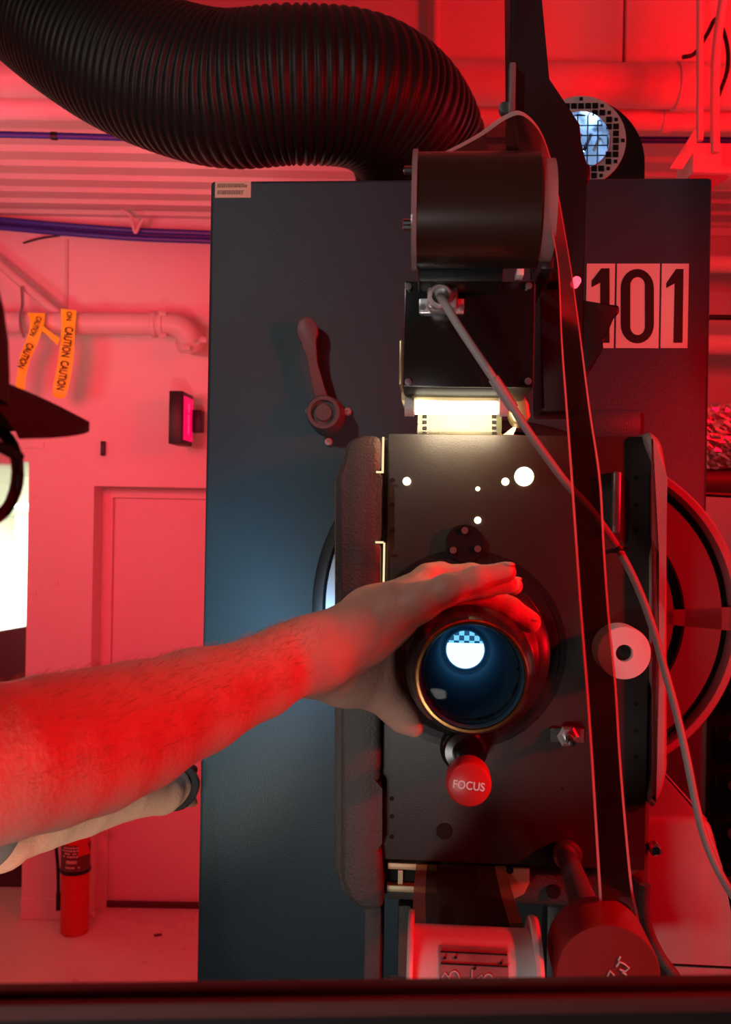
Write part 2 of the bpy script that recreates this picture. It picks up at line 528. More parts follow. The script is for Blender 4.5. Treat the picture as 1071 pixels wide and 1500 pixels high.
# corrugated steel deck over the back of the booth, ribs running across
mb = MB(); per = .152; y = 2.99; pts = []
while y < BW + .05:
    pts += [(y, 0), (y + .085, 0), (y + .100, .038), (y + .137, .038)]; y += per
pts = [(XL, a, CEIL + b) for a, b in pts]
mb.prism(pts + [(XL, pts[-1][1], CEIL + .1), (XL, pts[0][1], CEIL + .1)], (XR - XL, 0, 0))
structure(mb, 'ceiling', M['deck'], smooth=False)
structure(MB().span((XL, -.6, H + 2.0), (XR, 2.99, H + 2.1)), 'ceiling_front', M['panel'], smooth=False)
mb = MB()
j1 = P(915, 40, 2.79).x
for a, b in ((XL, j1 - .004), (j1 + .004, XR)):
    mb.span((a, 2.79, H + 1.215), (b, 2.99, H + 2.0), bevel=.003, seg=1)
structure(mb, 'trim_1', M['wall'], smooth=False)          # soffit above the pipes
# casing and steel door in the recess
mb = MB(); cw = .05
mb.span((dx0 - cw, BW - .012, 0), (dx0, BW, dz + cw)); mb.span((dx1, BW - .012, 0), (dx1 + cw, BW, dz + cw))
mb.span((dx0, BW - .012, dz), (dx1, BW, dz + cw))
structure(mb, 'trim_2', M['wall'], smooth=False)
d1 = structure(MB().span((dx0 + .05, BW + .155, .01), (dx1 - .02, BW + .20, dz - .05), bevel=.004), 'door_1', M['wall'])
mb = MB()
mb.span((dx0, BW + .130, 0), (dx0 + .05, BW + .21, dz)); mb.span((dx1 - .05, BW + .130, 0), (dx1, BW + .21, dz))
mb.span((dx0 + .05, BW + .130, dz - .05), (dx1 - .05, BW + .21, dz))
structure(mb, 'door_frame', M['wall'], d1, smooth=False)
mb = MB(); mb.span((ox1, BW - .012, 0), (dx0 - cw, BW, .10), bevel=.003)
structure(mb, 'baseboard_back', M['wall'], smooth=False)
mb = MB(); mb.span((dx0, BW + .140, .0), (dx1, BW + .154, .03), bevel=.003)
structure(mb, 'baseboard_door', M['dark'], smooth=False)
# the lit room beyond the doorway
NB = 7.6
mb = MB()
mb.span((-4.9, BW + T, -.08), (-1.2, NB, 0))
structure(mb, 'floor_next_room', M['floor'], smooth=False)
nx1 = -1.40
structure(MB().span((-4.9, NB, 0), (nx1, NB + .1, 3.4)), 'wall_next_back', M['next'], smooth=False)
structure(MB().span((nx1, BW + T, 0), (nx1 + .1, NB + .1, 3.4)), 'wall_next_right', M['next'], smooth=False)
structure(MB().span((-5.0, BW + T, 0), (-4.9, NB, 3.4)), 'wall_next_left', M['next'], smooth=False)
nc = H - .03 + .0
nz = P(20, 765, NB).z + .04
mb = MB()
nceil = H + .05
zc = lambda y: H + .245 - .115 * (y - BW - T)       # the stair ceiling slopes down away from the doorway
px1 = P(21, 800, NB - .25).x
structure(MB().span((px1, NB - .25, 0), (nx1, NB, 3.4)), 'wall_next_pier', M['next'], smooth=False)
for i in range(3):
    for j in range(4):
        x0 = -4.9 + j * 1.0; y0 = BW + T + i * 1.0
        za, zb = zc(y0 + .006), zc(min(y0 + .994, NB))
        mb.prism([(x0 + .006, y0 + .006, za), (x0 + .006, min(y0 + .994, NB), zb), (x0 + .006, min(y0 + .994, NB), zb + .02), (x0 + .006, y0 + .006, za + .02)], (min(x0 + .994, nx1) - x0 - .006, 0, 0))
mb.prism([(-4.9, BW + T, zc(BW + T) + .012), (-4.9, NB, zc(NB) + .012), (-4.9, NB, zc(NB) + .1), (-4.9, BW + T, zc(BW + T) + .1)], (nx1 + 4.9, 0, 0))
structure(mb, 'ceiling_next_room', M['next'], smooth=False)
# port sill in front of the booth: the camera looks over it
sd = .36
c0 = P(535, 1432, sd)
sl = bpy.data.objects.new('window_1', None); COL.objects.link(sl); sl['kind'] = 'structure'
sl.location = c0; sl.rotation_euler = (0, math.radians(-1.0), math.radians(1.4))
mb = MB()
mb.span((-.24, -.0075, -.012), (.62, 0, 0), bevel=.0012)
mb.span((-.24, -.0055, -.12), (.62, -.001, -.012))
structure(mb, 'window_sill', M['sill'], sl)
structure(MB().span((-.24, -.034, .0028), (.62, -.0305, .0088), bevel=.001), 'window_frame', M['sillface'], sl)
structure(MB().span((-.24, -.0335, -.12), (.62, -.031, .003)), 'window_apron', M['hole'], sl)

# ================================================================== BACK OF THE BOOTH
def run(name, pts, r, m, label, cat, seg=20, group=None, sm=8):
    pp = spline(pts, sm) if len(pts) > 2 else pts
    o = MB().tube(pp, r, seg).obj(name, m)
    return tag(o, label, cat, group)

# two big pipes under the soffit
pd = 2.72
zA = P(535, 119, pd).z; rA = S(31, pd)
big = thing('pipe', 'thick painted pipe running across the booth just below the soffit, larger of the two', 'pipe', loc=(0, pd, zA))
MB().tube([(XL, 0, 0), (XR, 0, 0)], rA, 32).obj('pipe_body', M['pipe'], big)
xa = P(988, 120, pd).x
for a in (xa, -1.9):
    MB().lathe([(rA + .001, 0), (rA + .006, .002), (rA + .006, .075), (rA + .001, .078)], (a, 0, 0), (1, 0, 0), 32, True).obj('pipe_coupling', M['pipe'], big)
zB = P(535, 170, 2.86).z
sm = thing('pipe', 'thinner painted pipe running right below the thick pipe at the ceiling', 'pipe', loc=(0, 2.84, zB))
MB().tube([(XL, 0, 0), (XR, 0, 0)], S(18, 2.86), 24).obj('pipe_body', M['pipe'], sm)
for px in (963, 1012):
    MB().lathe([(S(18, 2.86), 0), (S(21, 2.86), .002), (S(21, 2.86), .03), (S(18, 2.86), .032)], (P(px, 172, 2.87).x, 0, 0), (1, 0, 0), 24, True).obj('pipe_coupling', M['pipe'], sm)
# vertical conduit on the soffit
a = P(637, -90, 2.76); b = P(638, 82, 2.76)
tag(MB().tube([a, b], S(7, 2.76), 12).obj('conduit', M['pipe']), 'vertical painted conduit on the soffit above the black hose', 'conduit')
# upper blue cable with a black tape mark
D = 3.1
cb = thing('blue_cable', 'single blue cable with a black tape mark, strung under the corrugated ceiling', 'cable', loc=P(0, 198, D))
o0 = P(0, 198, D)
pts = [P(x, y, D) - o0 for x, y in ((-160, 195), (0, 197), (120, 200), (300, 205), (600, 207), (900, 205), (1100, 206))]
MB().tube(spline(pts, 10), S(4.8, D), 12).obj('cable_jacket', M['bluecable'], cb)
MB().tube([P(75, 199, D) - o0, P(84, 199.5, D) - o0], S(6, D), 12).obj('tape_mark', M['black'], cb)
# bundle of blue cables lower, on a hook
D = 4.33
for i, (dy, dd, s) in enumerate(((0, 0, 'uppermost'), (6, .035, 'middle'), (11, 0, 'lowest'))):
    pts = [P(x, y + dy, D + dd) for x, y in ((-200, 316), (-60, 318), (0, 322), (90, 330), (200, 338), (305, 342), (460, 350), (700, 360))]
    tag(MB().tube(spline(pts, 10), S(4.2, D), 10).obj('blue_cable', M['bluecable']), s + ' cable of the sagging blue bundle along the top of the back wall', 'cable', 'blue cable bundle on the back wall')
pts = [P(x, y, D - .04) for x, y in ((174, 292), (176, 306), (186, 312), (192, 318), (198, 340), (204, 330), (210, 322))]
run('cable_hook', pts, S(2.6, D), M['pipe'], 'bent metal hook holding the blue cable bundle', 'hook', 8)
pts = [P(x, y, 4.36) for x, y in ((34, 356), (60, 349), (88, 345))]
run('cable_end', pts, S(1.6, D), M['black'], 'short dark wire tail below the blue cable bundle', 'wire', 8)
tag(MB().tube([P(98, 352, BW - .008), P(97, 458, BW - .008)], S(2.2, BW), 8).obj('thin_conduit', M['pipe']), 'thin vertical conduit on the back wall above the caution tape', 'conduit')
# sprinkler pipe with a grooved elbow
D = 4.22
r = S(16, D); o0 = P(0, 474, D)
sp = thing('sprinkler_pipe', 'pink-lit sprinkler pipe with an elbow, caution tape tied round it', 'pipe', loc=o0)
MB().tube([P(-420, 468, D) - o0, P(234, 475, D) - o0], r, 28).obj('pipe_body', M['pipe'], sp)
MB().lathe([(r, 0), (r * 1.22, .004), (r * 1.22, .02), (r * 1.05, .026), (r * 1.05, .03), (r * 1.22, .036), (r * 1.22, .052), (r, .056)], P(222, 475, D) - o0, (1, 0, 0), 28, True).obj('pipe_coupling', M['pipe'], sp)
pts = [P(234, 475, D) - o0, P(252, 476, D) - o0, P(268, 482, D) - o0, P(277, 495, D + .02) - o0, P(280, 505, D + .06) - o0]
MB().tube(spline(pts, 6), [r * 1.08] * 25, 28).obj('pipe_elbow', M['pipe'], sp)
MB().lathe([(r * 1.1, 0), (r * 1.35, .006), (r * 1.35, .03), (r * 1.1, .036)], P(277, 497, D + .02) - o0, (.15, .6, -.55), 24, True).obj('pipe_coupling', M['pipe'], sp)
MB().tube([P(281, 508, D + .08) - o0, P(297, 512, BW - .035) - o0], r * .7, 20).obj('pipe_stub', M['pipe'], sp)
for px, py in ((233, 459), (233, 491), (268, 509), (292, 498)):
    MB().lathe([(r * .26, 0), (r * .26, .03)], P(px, py, D - .05) - o0, (1, .2, 0), 6, True).obj('bolt', M['pipe'], sp)
# sprinkler hanger and diagonal branch
MB().tube([P(-58, 338, 4.3) - o0, P(88, 463, 4.24) - o0], S(7, 4.28), 16).obj('branch_pipe', M['pipe'], sp)
pts = [P(x, y, d) for x, y, d in ((32, 420, 4.22), (33, 445, 4.20), (30, 465, 4.14), (31, 482, 4.13), (35, 493, 4.16))]
run('pipe_hanger', pts, S(2.4, D), M['steel'], 'thin strap hanger round the sprinkler pipe under the slanted pipe', 'hanger', 8)

def tape(name, rows, D, text_spec, label):
    o0 = P(*rows[0][0], D)
    t = thing(name, label, 'caution tape', loc=o0)
    mb = MB(); ribbon(mb, [(P(*a, d) - o0, P(*b, d) - o0) for a, b, d in rows], 6, (0, 0, 0))
    mb.obj('tape_strip', M['tape'], t)
    for s, (px, py), ang, size, d in text_spec:
        me = fit_text(s, S(size, d), Matrix.Translation(P(px, py, d - .006) - o0) @ Matrix.Rotation(math.radians(ang), 4, 'Y'), stretch=1.7 if len(s) > 3 else 1.2)
        link('lettering', me, M['blacktext'], t, smooth=False)
    return t

D = 4.14
tape('caution_tape', [((89, 452), (112, 455), D), ((90, 480), (110, 482), D), ((87, 515), (108, 518), D), ((82, 545), (104, 550), D), ((77, 571), (98, 576), D), ((79, 582), (92, 584), D + .01)], D,
     [('CAUTION', (98.5, 501), 97, 44, D - .004), ('CAUTION', (91.5, 550), 99, 43, D - .004), ('ON', (101, 463), 93, 13, D - .004)],
     'longest yellow caution tape strip hanging straight from the sprinkler pipe')
tape('caution_tape', [((40, 458), (66, 459), D), ((44, 474), (64, 476), D - .01), ((38, 500), (55, 503), D), ((29, 522), (44, 528), D), ((25, 548), (38, 552), D), ((22, 570), (36, 574), D)], D,
     [('CAUTION', (52, 478), 112, 30, D - .016), ('CAUTION', (37, 521), 112, 38, D - .008)],
     'yellow caution tape knotted on the sprinkler pipe, its tail behind the black cap')
tape('caution_tape', [((58, 482), (62, 476), D - .02), ((70, 492), (74, 486), D - .02), ((84, 506), (88, 496), D - .02)], D, [], 'short yellow caution tape link between the two hanging strips')

# sign on an arm, switch, strip
f = Frame(262, 613, 4.20, math.radians(86))
ex = thing('exit_sign', 'small dark box sign with a glowing red face, standing out from the back wall', 'sign', f)
hx, hz = .105, .115
MB().span((-.055, -.03, -hz), (.125, .03, hz), bevel=.004).obj('sign_box', M['black'], ex)
MB().span((-.035, -.0345, -hz + .02), (.110, -.029, hz - .02)).obj('sign_face', M['signface'], ex)
for zz in (-.045, .0, .05):
    MB().span((.030, -.037, zz - .02), (.040, -.033, zz + .02)).obj('sign_slot', M['signbright'], ex)
MB().span((.1, -.075, -.05), (.16, -.03, .05), bevel=.003).obj('sign_bracket', M['black'], ex)
a = P(151, 657, BW - .012)
tag(MB().span(a - Vector((.009, .012, .033)), a + Vector((.009, .012, .033)), bevel=.002).obj('wall_switch', M['black']), 'tiny black upright switch on the back wall above the door corner', 'switch')
a = P(45, 652, BW - .004)
tag(MB().span(a - Vector((.062, .004, .016)), a + Vector((.062, .004, .016)), bevel=.002).obj('tape_patch', M['paper']), 'pale strip of tape on the wall over the lit doorway', 'tape')
for px, py in ((50, 869), (82, 853), (49, 728)):
    a = P(px, py, BW - .003)
    tag(MB().span(a - Vector((.010, .003, .012)), a + Vector((.010, .003, .012)), bevel=.002).obj('paint_chip', M['paper']), {869: 'pale paint chip low on the doorway edge', 853: 'pale chip on the wall between doorway and door', 728: 'pale chip high on the doorway edge'}[py], 'paint chip')

# fire extinguisher standing on the floor against the wall
fd = 1.9 * FPX / 622
base = P(109, 1373, fd); base.z = 0
fe = thing('fire_extinguisher', 'red fire extinguisher standing on the floor beside the recessed door', 'fire extinguisher', loc=base)
r = S(20.5, fd)
MB().lathe([(r * .9, 0), (r, .008), (r, .40), (r * .93, .435), (r * .7, .465), (r * .35, .485), (r * .3, .50)], (0, 0, 0), (0, 0, 1), 32, True).obj('cylinder', M['ext'], fe)
mb = MB()
mb.lathe([(r + .0015, .285), (r + .0015, .405)], (0, 0, 0), (0, 0, 1), 32)
mb.obj('label', mat('extinguisher label', (.12, .05, .045), .5), fe)
mb = MB()
for i, (z, w) in enumerate(((.392, .8), (.379, 1), (.366, .7), (.353, .9), (.333, .5), (.326, .5), (.305, .8))):
    for k in range(7):
        if random.random() < .78:
            a0 = -PI / 2 - .75 * w + 1.5 * w * k / 7; a1 = a0 + 1.1 * w / 7
            p0 = Vector((math.cos(a0), math.sin(a0), 0)) * (r + .0022); p1 = Vector((math.cos(a1), math.sin(a1), 0)) * (r + .0022)
            mb.prism([p0 + Vector((0, 0, z)), p1 + Vector((0, 0, z)), p1 + Vector((0, 0, z + .006)), p0 + Vector((0, 0, z + .006))], (0, .0005, 0))
mb.obj('label_marks', M['paper'], fe, smooth=False)
MB().lathe([(r, .272), (r + .005, .274), (r + .005, .287), (r, .289)], (0, 0, 0), (0, 0, 1), 32).obj('strap', M['black'], fe)
MB().tube(spline([(-.01, 0, .50), (-.06, -.01, .49), (-r - .02, -.015, .40), (-r - .013, -.01, .28), (-r - .008, -.01, .12)], 8), .0075, 10).obj('discharge_hose', M['black'], fe)
MB().tube([(-r - .010, -.01, .18), (-r - .007, -.01, .10)], [.009, .012], 12).obj('nozzle', M['black'], fe)
MB().cyl((0, 0, .49), (0, 0, .53), .016).obj('valve', M['brass'], fe)
mb = MB(); mb.box((.03, 0, .545), (.11, .018, .012), bevel=.003); mb.box((.035, 0, .525), (.10, .016, .010), bevel=.003)
mb.obj('handle', M['black'], fe)
mb = MB(); mb.box((.040, -r * .9, .398), (.065, .003, .075), rot=Matrix.Rotation(math.radians(-16), 3, 'Y'))
mb.obj('inspection_tag', M['ext'], fe, smooth=False)
a = P(136, 1338, BW - .02); a.z = .035
tag(MB().lathe([(.005, 0), (.006, .03), (.013, .034), (.013, .05), (0, .052)], a + Vector((0, .02, 0)), (0, -1, 0), 16, True).obj('door_stop', M['paper']), 'tiny white-tipped door stop at the foot of the wall by the extinguisher', 'door stop')
for px, py, s, l in ((231, 1381, .016, 'dark scrap lying on the floor in front of the door'),):
    t = (1.9 * FPX) / (py - 750 + (px - 535) * .0175)
    a = P(px, py, t); a.z = .003
    tag(MB().box(a, (s * 2.2, s, .006), rot=Matrix.Rotation(.4, 3, 'Z'), bevel=.002).obj('floor_scrap', M['dark']), l, 'scrap')

# dark console and lamp in the next room
D = 5.06
con = thing('console', 'dark maroon console desk seen through the lit doorway', 'console', loc=(P(-40, 1200, D - .3).x, D, 0))
zt = P(0, 925, D - .3).z
MB().prism([(-.75, -.3, 0), (.42, -.3, 0), (.42, -.3, zt + .06), (-.75, -.3, zt - .16)], (0, .55, 0), bevel=.008).obj('cabinet_body', M['dark'], con)
MB().span((-.3, -.312, zt - .125), (.085, -.302, zt - .113)).obj('edge_strip', M['paper'], con)
MB().box((.04, -.305, zt - .20), (.06, .02, .03), bevel=.004).obj('knob', M['black'], con)
a = Vector((P(30, 768, 6.4).x, 6.4, nceil))
tag(MB().box((P(44, 768, 6.9).x + .25, 6.9, zc(6.9) - .014), (.60, .50, .018), rot=Matrix.Rotation(-math.atan(.115), 3, 'X'), bevel=.003).obj('ceiling_light', M['ceil_lamp']), 'glowing ceiling light panel in the room beyond the doorway', 'ceiling light')

# right-hand side: pipes, brace, hangers, foil
D = 3.6
for y, hw, l in ((385, 13, 'bright red-lit pipe on the right back wall, level with the number sheet'), (503, 15, 'red-lit pipe on the right back wall, lower than its neighbour beside the number sheet')):
    tag(MB().tube([P(880, y, D), P(1500, y + 6, D)], S(hw, D), 24).obj('wall_pipe', M['pipe']), l, 'pipe')
tag(MB().tube([P(880, 463, D), P(1500, 470, D)], S(4, D), 12).obj('wall_cable', M['black']), 'black cable running between the two red-lit wall pipes', 'cable')
D = 3.9
tag(MB().span(P(960, 672, D), Vector((XR - .01, D + .25, P(1100, 345, D).z)), bevel=.01).obj('air_duct', M['panel']), 'rectangular duct behind the two pipes right of the lamphouse', 'duct')
D = 2.55
tag(MB().span(P(1015, 252, D), P(1210, 212, D) + Vector((0, .14, 0)), bevel=.004).obj('steel_beam', M['pipe']), 'short red-lit steel beam above the right corner of the lamphouse', 'beam')
mb = MB(); e = Vector((0, .012, 0))
mb.prism([P(982, 246, D), P(1018, 190, D), P(1023, 192, D), P(1019, 218, D), P(1000, 247, D)], e)
tag(mb.obj('brace_plate', M['paper'], smooth=False), 'pale slanted brace plate beside the steel beam', 'brace')
mb = MB(); mb.prism([P(1006, 268, 2.4), P(1012, 256, 2.4), P(1066, 256, 2.4), P(1068, 259, 2.4), P(1040, 278, 2.4), P(1004, 279, 2.4)], (0, .02, 0))
tag(mb.obj('gusset_plate', M['grey'], smooth=False), 'dark red-lit gusset plate sticking out over the lamphouse corner', 'plate')
run('hanger_rod', [P(1026, -120, D - .10), P(1025, 206, D - .10)], S(5, D), M['pipe'], 'thinner straight hanger rod above the steel beam', 'rod', 12)
run('hanger_rod', [P(x, y, D - .10) for x, y in ((1072, -60), (1058, 10), (1049, 80), (1047, 150), (1048, 224))], S(6.5, D), M['pipe'], 'thicker bent hanger rod above the steel beam', 'rod', 12)
run('hanging_cable', [P(x, y, D - .05) for x, y in ((1000, 84), (1018, 78), (1036, 50), (1050, 28), (1064, 60), (1066, 100), (1053, 140))], S(3, D), M['black'], 'dark looping cable hung between the two hanger rods', 'cable', 10)
D = 2.9
fo = thing('foil_duct', 'crinkled shiny foil-wrapped duct at the right edge behind the lamphouse', 'duct', loc=P(1110, 640, D))
mb = MB(); mb.tube([(-.28 + .73 * k / 60, 0, 0) for k in range(61)], S(48, D), 72)
rg = random.Random(5)
for v in mb.bm.verts:
    q = 1 + rg.uniform(-.055, .055); v.co.y *= q; v.co.z *= q; v.co.x += rg.uniform(-.006, .006)
mb.obj('foil_wrap', M['foil'], fo, smooth=False)
MB().tube([(-.28, .02, -S(66, D)), (.45, .02, -S(66, D))], [S(22, D)] * 2, 24).obj('lining', M['dark'], fo)
run('hanging_cable', [P(x, y, 2.5) for x, y in ((1000, 722), (1040, 724), (1120, 728))], S(4, 2.5), M['black'], 'thin black cable hanging under the foil duct', 'cable', 10)
# dark equipment rack low at the right
f = Frame(1150, 1200, 2.2, YAW)
rk = thing('equipment_rack', 'dark equipment rack at the right edge behind the projector wheel', 'rack', f)
a = f.at(1036, 980, 0); b = f.at(1400, 1500, 0)
rk_h = a.z
MB().span((a.x, 0, -f.o.z), (b.x, .5, a.z), bevel=.006).obj('rack_body', M['black'], rk)
for k in range(5):
    MB().span((a.x + .02, -.012, a.z - .08 - k * .11), (b.x - .02, .002, a.z - .015 - k * .11), bevel=.003).obj('rack_panel', M['gloss'], rk)
    MB().cyl((a.x + .06, -.012, a.z - .045 - k * .11), (a.x + .06, -.03, a.z - .045 - k * .11), .012).obj('knob', M['grey'], rk)

# platform the projectionist and the machine stand on
tag(MB().span((-1.3, .46, 0), (.62, 2.12, .30), bevel=.01).obj('platform', M['platform']), 'low black platform under projector, lamphouse and person', 'platform')
# ================================================================== THE LAMPHOUSE
FC = Frame(668, 262, 1.42, YAW, z=.30)
C_ = FC.at
lh = thing('lamphouse_cabinet', 'tall dark blue lamphouse cabinet numbered 101 behind the projector', 'cabinet', FC)
cx0 = C_(299, 800, 0).x; cx1 = C_(1038, 620, 0).x; ctop = C_(668, 262, 0).z
CD = .62
MB().span((cx0, 0, 0), (cx1, CD, ctop), bevel=.006, seg=3).obj('cabinet_body', M['cabinet'], lh)
# lever latch
mb = MB()
out = [(461, 592), (457, 560), (452, 520), (447, 509), (438, 499), (434, 488), (434, 478), (438, 468), (447, 463), (457, 466), (464, 475), (466, 487), (462, 499), (460, 510), (464, 530), (474, 565), (485, 592)]
mb.prism([C_(x, y, -.036) for x, y in out], (0, .014, 0), bevel=.0025)
lv = mb.obj('latch_lever', M['grey'], lh)
pc = C_(477, 607, -.02)
mb = MB(); rr = S(25, 1.42)
mb.lathe([(rr * 1.1, 0), (rr * 1.1, .010), (rr, .016), (rr, .046), (rr * .93, .050), (rr * .72, .050), (rr * .70, .043), (rr * .50, .043), (rr * .46, .049), (0, .050)], (pc.x, 0, pc.z), (0, -1, 0), 40)
mb.obj('latch_pivot', M['grey'], lh)
for px, py in ((453, 602), (509, 603), (481, 647)):
    a = C_(px, py, -.004)
    MB().lathe([(.0062, 0), (.0062, .006), (.0048, .008), (.0025, .008), (.002, .005), (0, .005)], (a.x, 0, a.z), (0, -1, 0), 12).obj('screw', M['socket'], lh)
# asset label with two rows of bars
a, b = C_(315, 290, 0), C_(368, 266, 0)
al = MB().span((a.x, -.0012, a.z), (b.x, .001, b.z), bevel=.0005, seg=1).obj('asset_label', M['label'], lh)
mb = MB()
for z0, z1 in ((.20, .38), (.62, .80)):
    x = a.x + .004
    while x < b.x - .006 - (.006 if z0 < .5 else 0):
        w = random.choice((.0007, .0012, .0016))
        mb.span((x, -.0018, a.z + (b.z - a.z) * z0), (x + w, -.0010, a.z + (b.z - a.z) * z1)); x += w + random.choice((.0006, .001))
    mb.span((a.x + .004, -.0017, a.z + (b.z - a.z) * (z1 + .02)), (b.x - .010, -.0010, a.z + (b.z - a.z) * (z1 + .06)))
mb.obj('label_bars', M['labelink'], al, smooth=False)
# the three number sheets
def sheet(x0, x1):
    a, b = C_(x0, 510, 0), C_(x1, 386.5, 0)
    return MB().span((a.x, -.0016, a.z), (b.x, .001, b.z)).obj('number_plate', M['paper'], lh, smooth=False)
zA_ = lambda pts: [C_(x, y, -.0024) for x, y in pts]
s1 = sheet(857.5, 901.0); s0 = sheet(901.8, 966.6); s2 = sheet(967.4, 1009)
MB().prism(zA_([(879.6, 502), (879.6, 413.7), (866.8, 420.5), (866.9, 411), (881, 393), (893, 393), (893, 502)]), (0, .0012, 0)).obj('digit', M['blacktext'], s1, smooth=False)
MB().prism(zA_([(986.8, 502), (988.5, 415), (976.3, 422), (976.3, 414.5), (990.5, 394), (1001.5, 394), (1000, 502)]), (0, .0012, 0)).obj('digit', M['blacktext'], s2, smooth=False)
def stadium(cx, cy, w, h, n=14):
    r = w / 2; q = []
    for k in range(n + 1):
        t = PI * k / n; q.append((cx + r * math.cos(t), cy - (h / 2 - r * 1.15) - r * 1.15 * math.sin(t)))
    for k in range(n + 1):
        t = PI + PI * k / n; q.append((cx + r * math.cos(t), cy + (h / 2 - r * 1.15) - r * 1.15 * math.sin(t)))
    return q
mb = MB(); o_, i_ = zA_(stadium(933.8, 448.4, 48.5, 109)), zA_(stadium(934.2, 448.2, 21.5, 85))
n = len(o_)
for k in range(n):
    k2 = (k + 1) % n
    mb.prism([o_[k], o_[k2], i_[k2], i_[k]], (0, .0012, 0))
mb.obj('digit', M['blacktext'], s0, smooth=False)
# small flat tag behind the projector top
a, b = C_(760, 640, 0), C_(937, 601, 0)
MB().span((a.x, -.010, a.z), (b.x, 0, b.z), bevel=.001).obj('side_strip', M['cabinet'], lh)

# exhaust hose rising out of the lamphouse and running off to the left
path = [(-70, -95, 1.90), (15, -26, 1.78), (110, 46, 1.68), (205, 99, 1.62), (320, 132, 1.58), (430, 127, 1.56), (520, 133, 1.58), (575, 160, 1.63), (608, 205, 1.69), (620, 262, 1.725), (622, 343, 1.735)]
ho0 = P(622, 345, 1.735); ho0.z = FC.o.z + ctop
hs = thing('exhaust_hose', 'big black ribbed exhaust hose arching from the lamphouse top to the upper left', 'hose', loc=ho0)
pp = [p - ho0 for p in spline([P(*q) for q in path[:-1]] + [ho0 + Vector((0, 0, .016))], 24)]
L_ = [0]
for a, b in zip(pp, pp[1:]): L_.append(L_[-1] + (b - a).length)
pitch = .0128; nr = int(L_[-1] / pitch * 8)
sm_, rs = [], []
j = 0
for i in range(nr + 1):
    s = L_[-1] * i / nr
    while j < len(L_) - 2 and L_[j + 1] < s: j += 1
    t = (s - L_[j]) / (L_[j + 1] - L_[j])
    sm_.append(pp[j].lerp(pp[j + 1], t))
    c = math.cos(2 * PI * s / pitch)
    rs.append(.1175 + .0042 * (1 - (1 - max(0, .5 + .5 * c)) ** 2) )
MB().tube(sm_, rs, 72).obj('hose_body', M['hose'], hs, angle=80)
MB().lathe([(.128, .001), (.128, .04), (.124, .045)], (0, 0, 0), (0, 0, 1), 48).obj('hose_collar', M['black'], hs)

# exhaust blower on top of the lamphouse
FB = Frame(850, 207, 1.75, YAW, z=FC.o.z + ctop)
B_ = FB.at
bl = thing('exhaust_blower', 'black arched blower housing with a pale ringed, blue-lit mesh opening on top of the lamphouse', 'blower', FB)
hc = B_(846, 240, 0); hr = S(97, 1.75)
arch = [(hc.x + hr * math.cos(PI * k / 28), hc.z + hr * math.sin(PI * k / 28)) for k in range(29)]
arch = [(hc.x + hr, 0)] + arch + [(hc.x - hr, 0)]
rc = B_(850, 207, -.004); rout, rin = S(66, 1.745), S(42, 1.745)
mb = MB()
bm = mb.bm
f0 = [bm.verts.new((x, 0, z)) for x, z in arch]; f1 = [bm.verts.new((x, .24, z)) for x, z in arch]
for k in range(len(arch)):
    k2 = (k + 1) % len(arch); bm.faces.new((f0[k], f0[k2], f1[k2], f1[k]))
bm.faces.new(f1)
rimv = [bm.verts.new((rc.x + rin * math.cos(2 * PI * k / 40), 0, rc.z + rin * math.sin(2 * PI * k / 40))) for k in range(40)]
es = [bm.edges.get((f0[k], f0[(k + 1) % len(f0)])) for k in range(len(f0))] + [bm.edges.new((rimv[k], rimv[(k + 1) % 40])) for k in range(40)]
bmesh.ops.triangle_fill(bm, edges=es, use_beauty=True)
mb.obj('blower_housing', M['black'], bl, angle=40)
MB().lathe([(rin, .0), (rin, .006), (rout, .006), (rout, 0)], (rc.x, 0, rc.z), (0, -1, 0), 56).obj('inlet_ring', M['paper'], bl)
mb = MB(); pt = S(10.2, 1.745)
for i in range(-8, 9):
    for k in range(-8, 9):
        x, z = i * pt, k * pt
        d = math.hypot(x, z)
        if rin + pt * .25 < d < rout - pt * .42:
            s = pt * (.80 if d < rout - pt * .9 else .48)
            mb.span((rc.x + x - s / 2, -.0072, rc.z + z - s / 2), (rc.x + x + s / 2, -.0055, rc.z + z + s / 2))
mb.obj('ring_reflection', M['hole'], bl, smooth=False)  # dark squares put the grid's reflection onto the ring
mb = MB(); pt = S(14.7, 1.75)
for k in range(-2, 4):
    h = math.sqrt(max(0, rin ** 2 - (k * pt - .004) ** 2))
    if h > .01:
        mb.cyl((rc.x + k * pt - .004, .004, rc.z - h), (rc.x + k * pt - .004, .004, rc.z + h), .0013, seg=8)
        mb.cyl((rc.x - h, .006, rc.z + k * pt - .004), (rc.x + h, .006, rc.z + k * pt - .004), .0013, seg=8)
mb.obj('mesh_guard', M['black'], bl)
MB().lathe([(rin * 1.0, -.01), (rin * 1.0, .10), (0, .10)], (rc.x, 0, rc.z), (0, 1, 0), 40).obj('inlet_liner', M['steel'], bl)
for k in range(5):
    x = rc.x - .035 + k * .019
    mb = MB(); mb.box((x, .055, rc.z + .020), (.0065, .004, .036), rot=Matrix.Rotation(math.radians(22), 3, 'Y'))
    mb.obj('fan_blade', M['chrome'], bl, smooth=False)

# ================================================================== THE PROJECTOR
FP = Frame(690, 970, .92, YAW, z=.30)
L = FP.at
pj = thing('film_projector', 'dark film projector with a lit lens, red focus knob and hinged side castings', 'film projector', FP)

def bx(mb, x0, y0, x1, y1, d0, d1, **k):
    cxm, cym = (x0 + x1) / 2, (y0 + y1) / 2
    xa, xb = L(x0, cym, d0).x, L(x1, cym, d0).x
    za, zb = L(cxm, y1, d0).z, L(cxm, y0, d0).z
    return mb.span((xa, d0, za), (xb, d1, zb), **k)

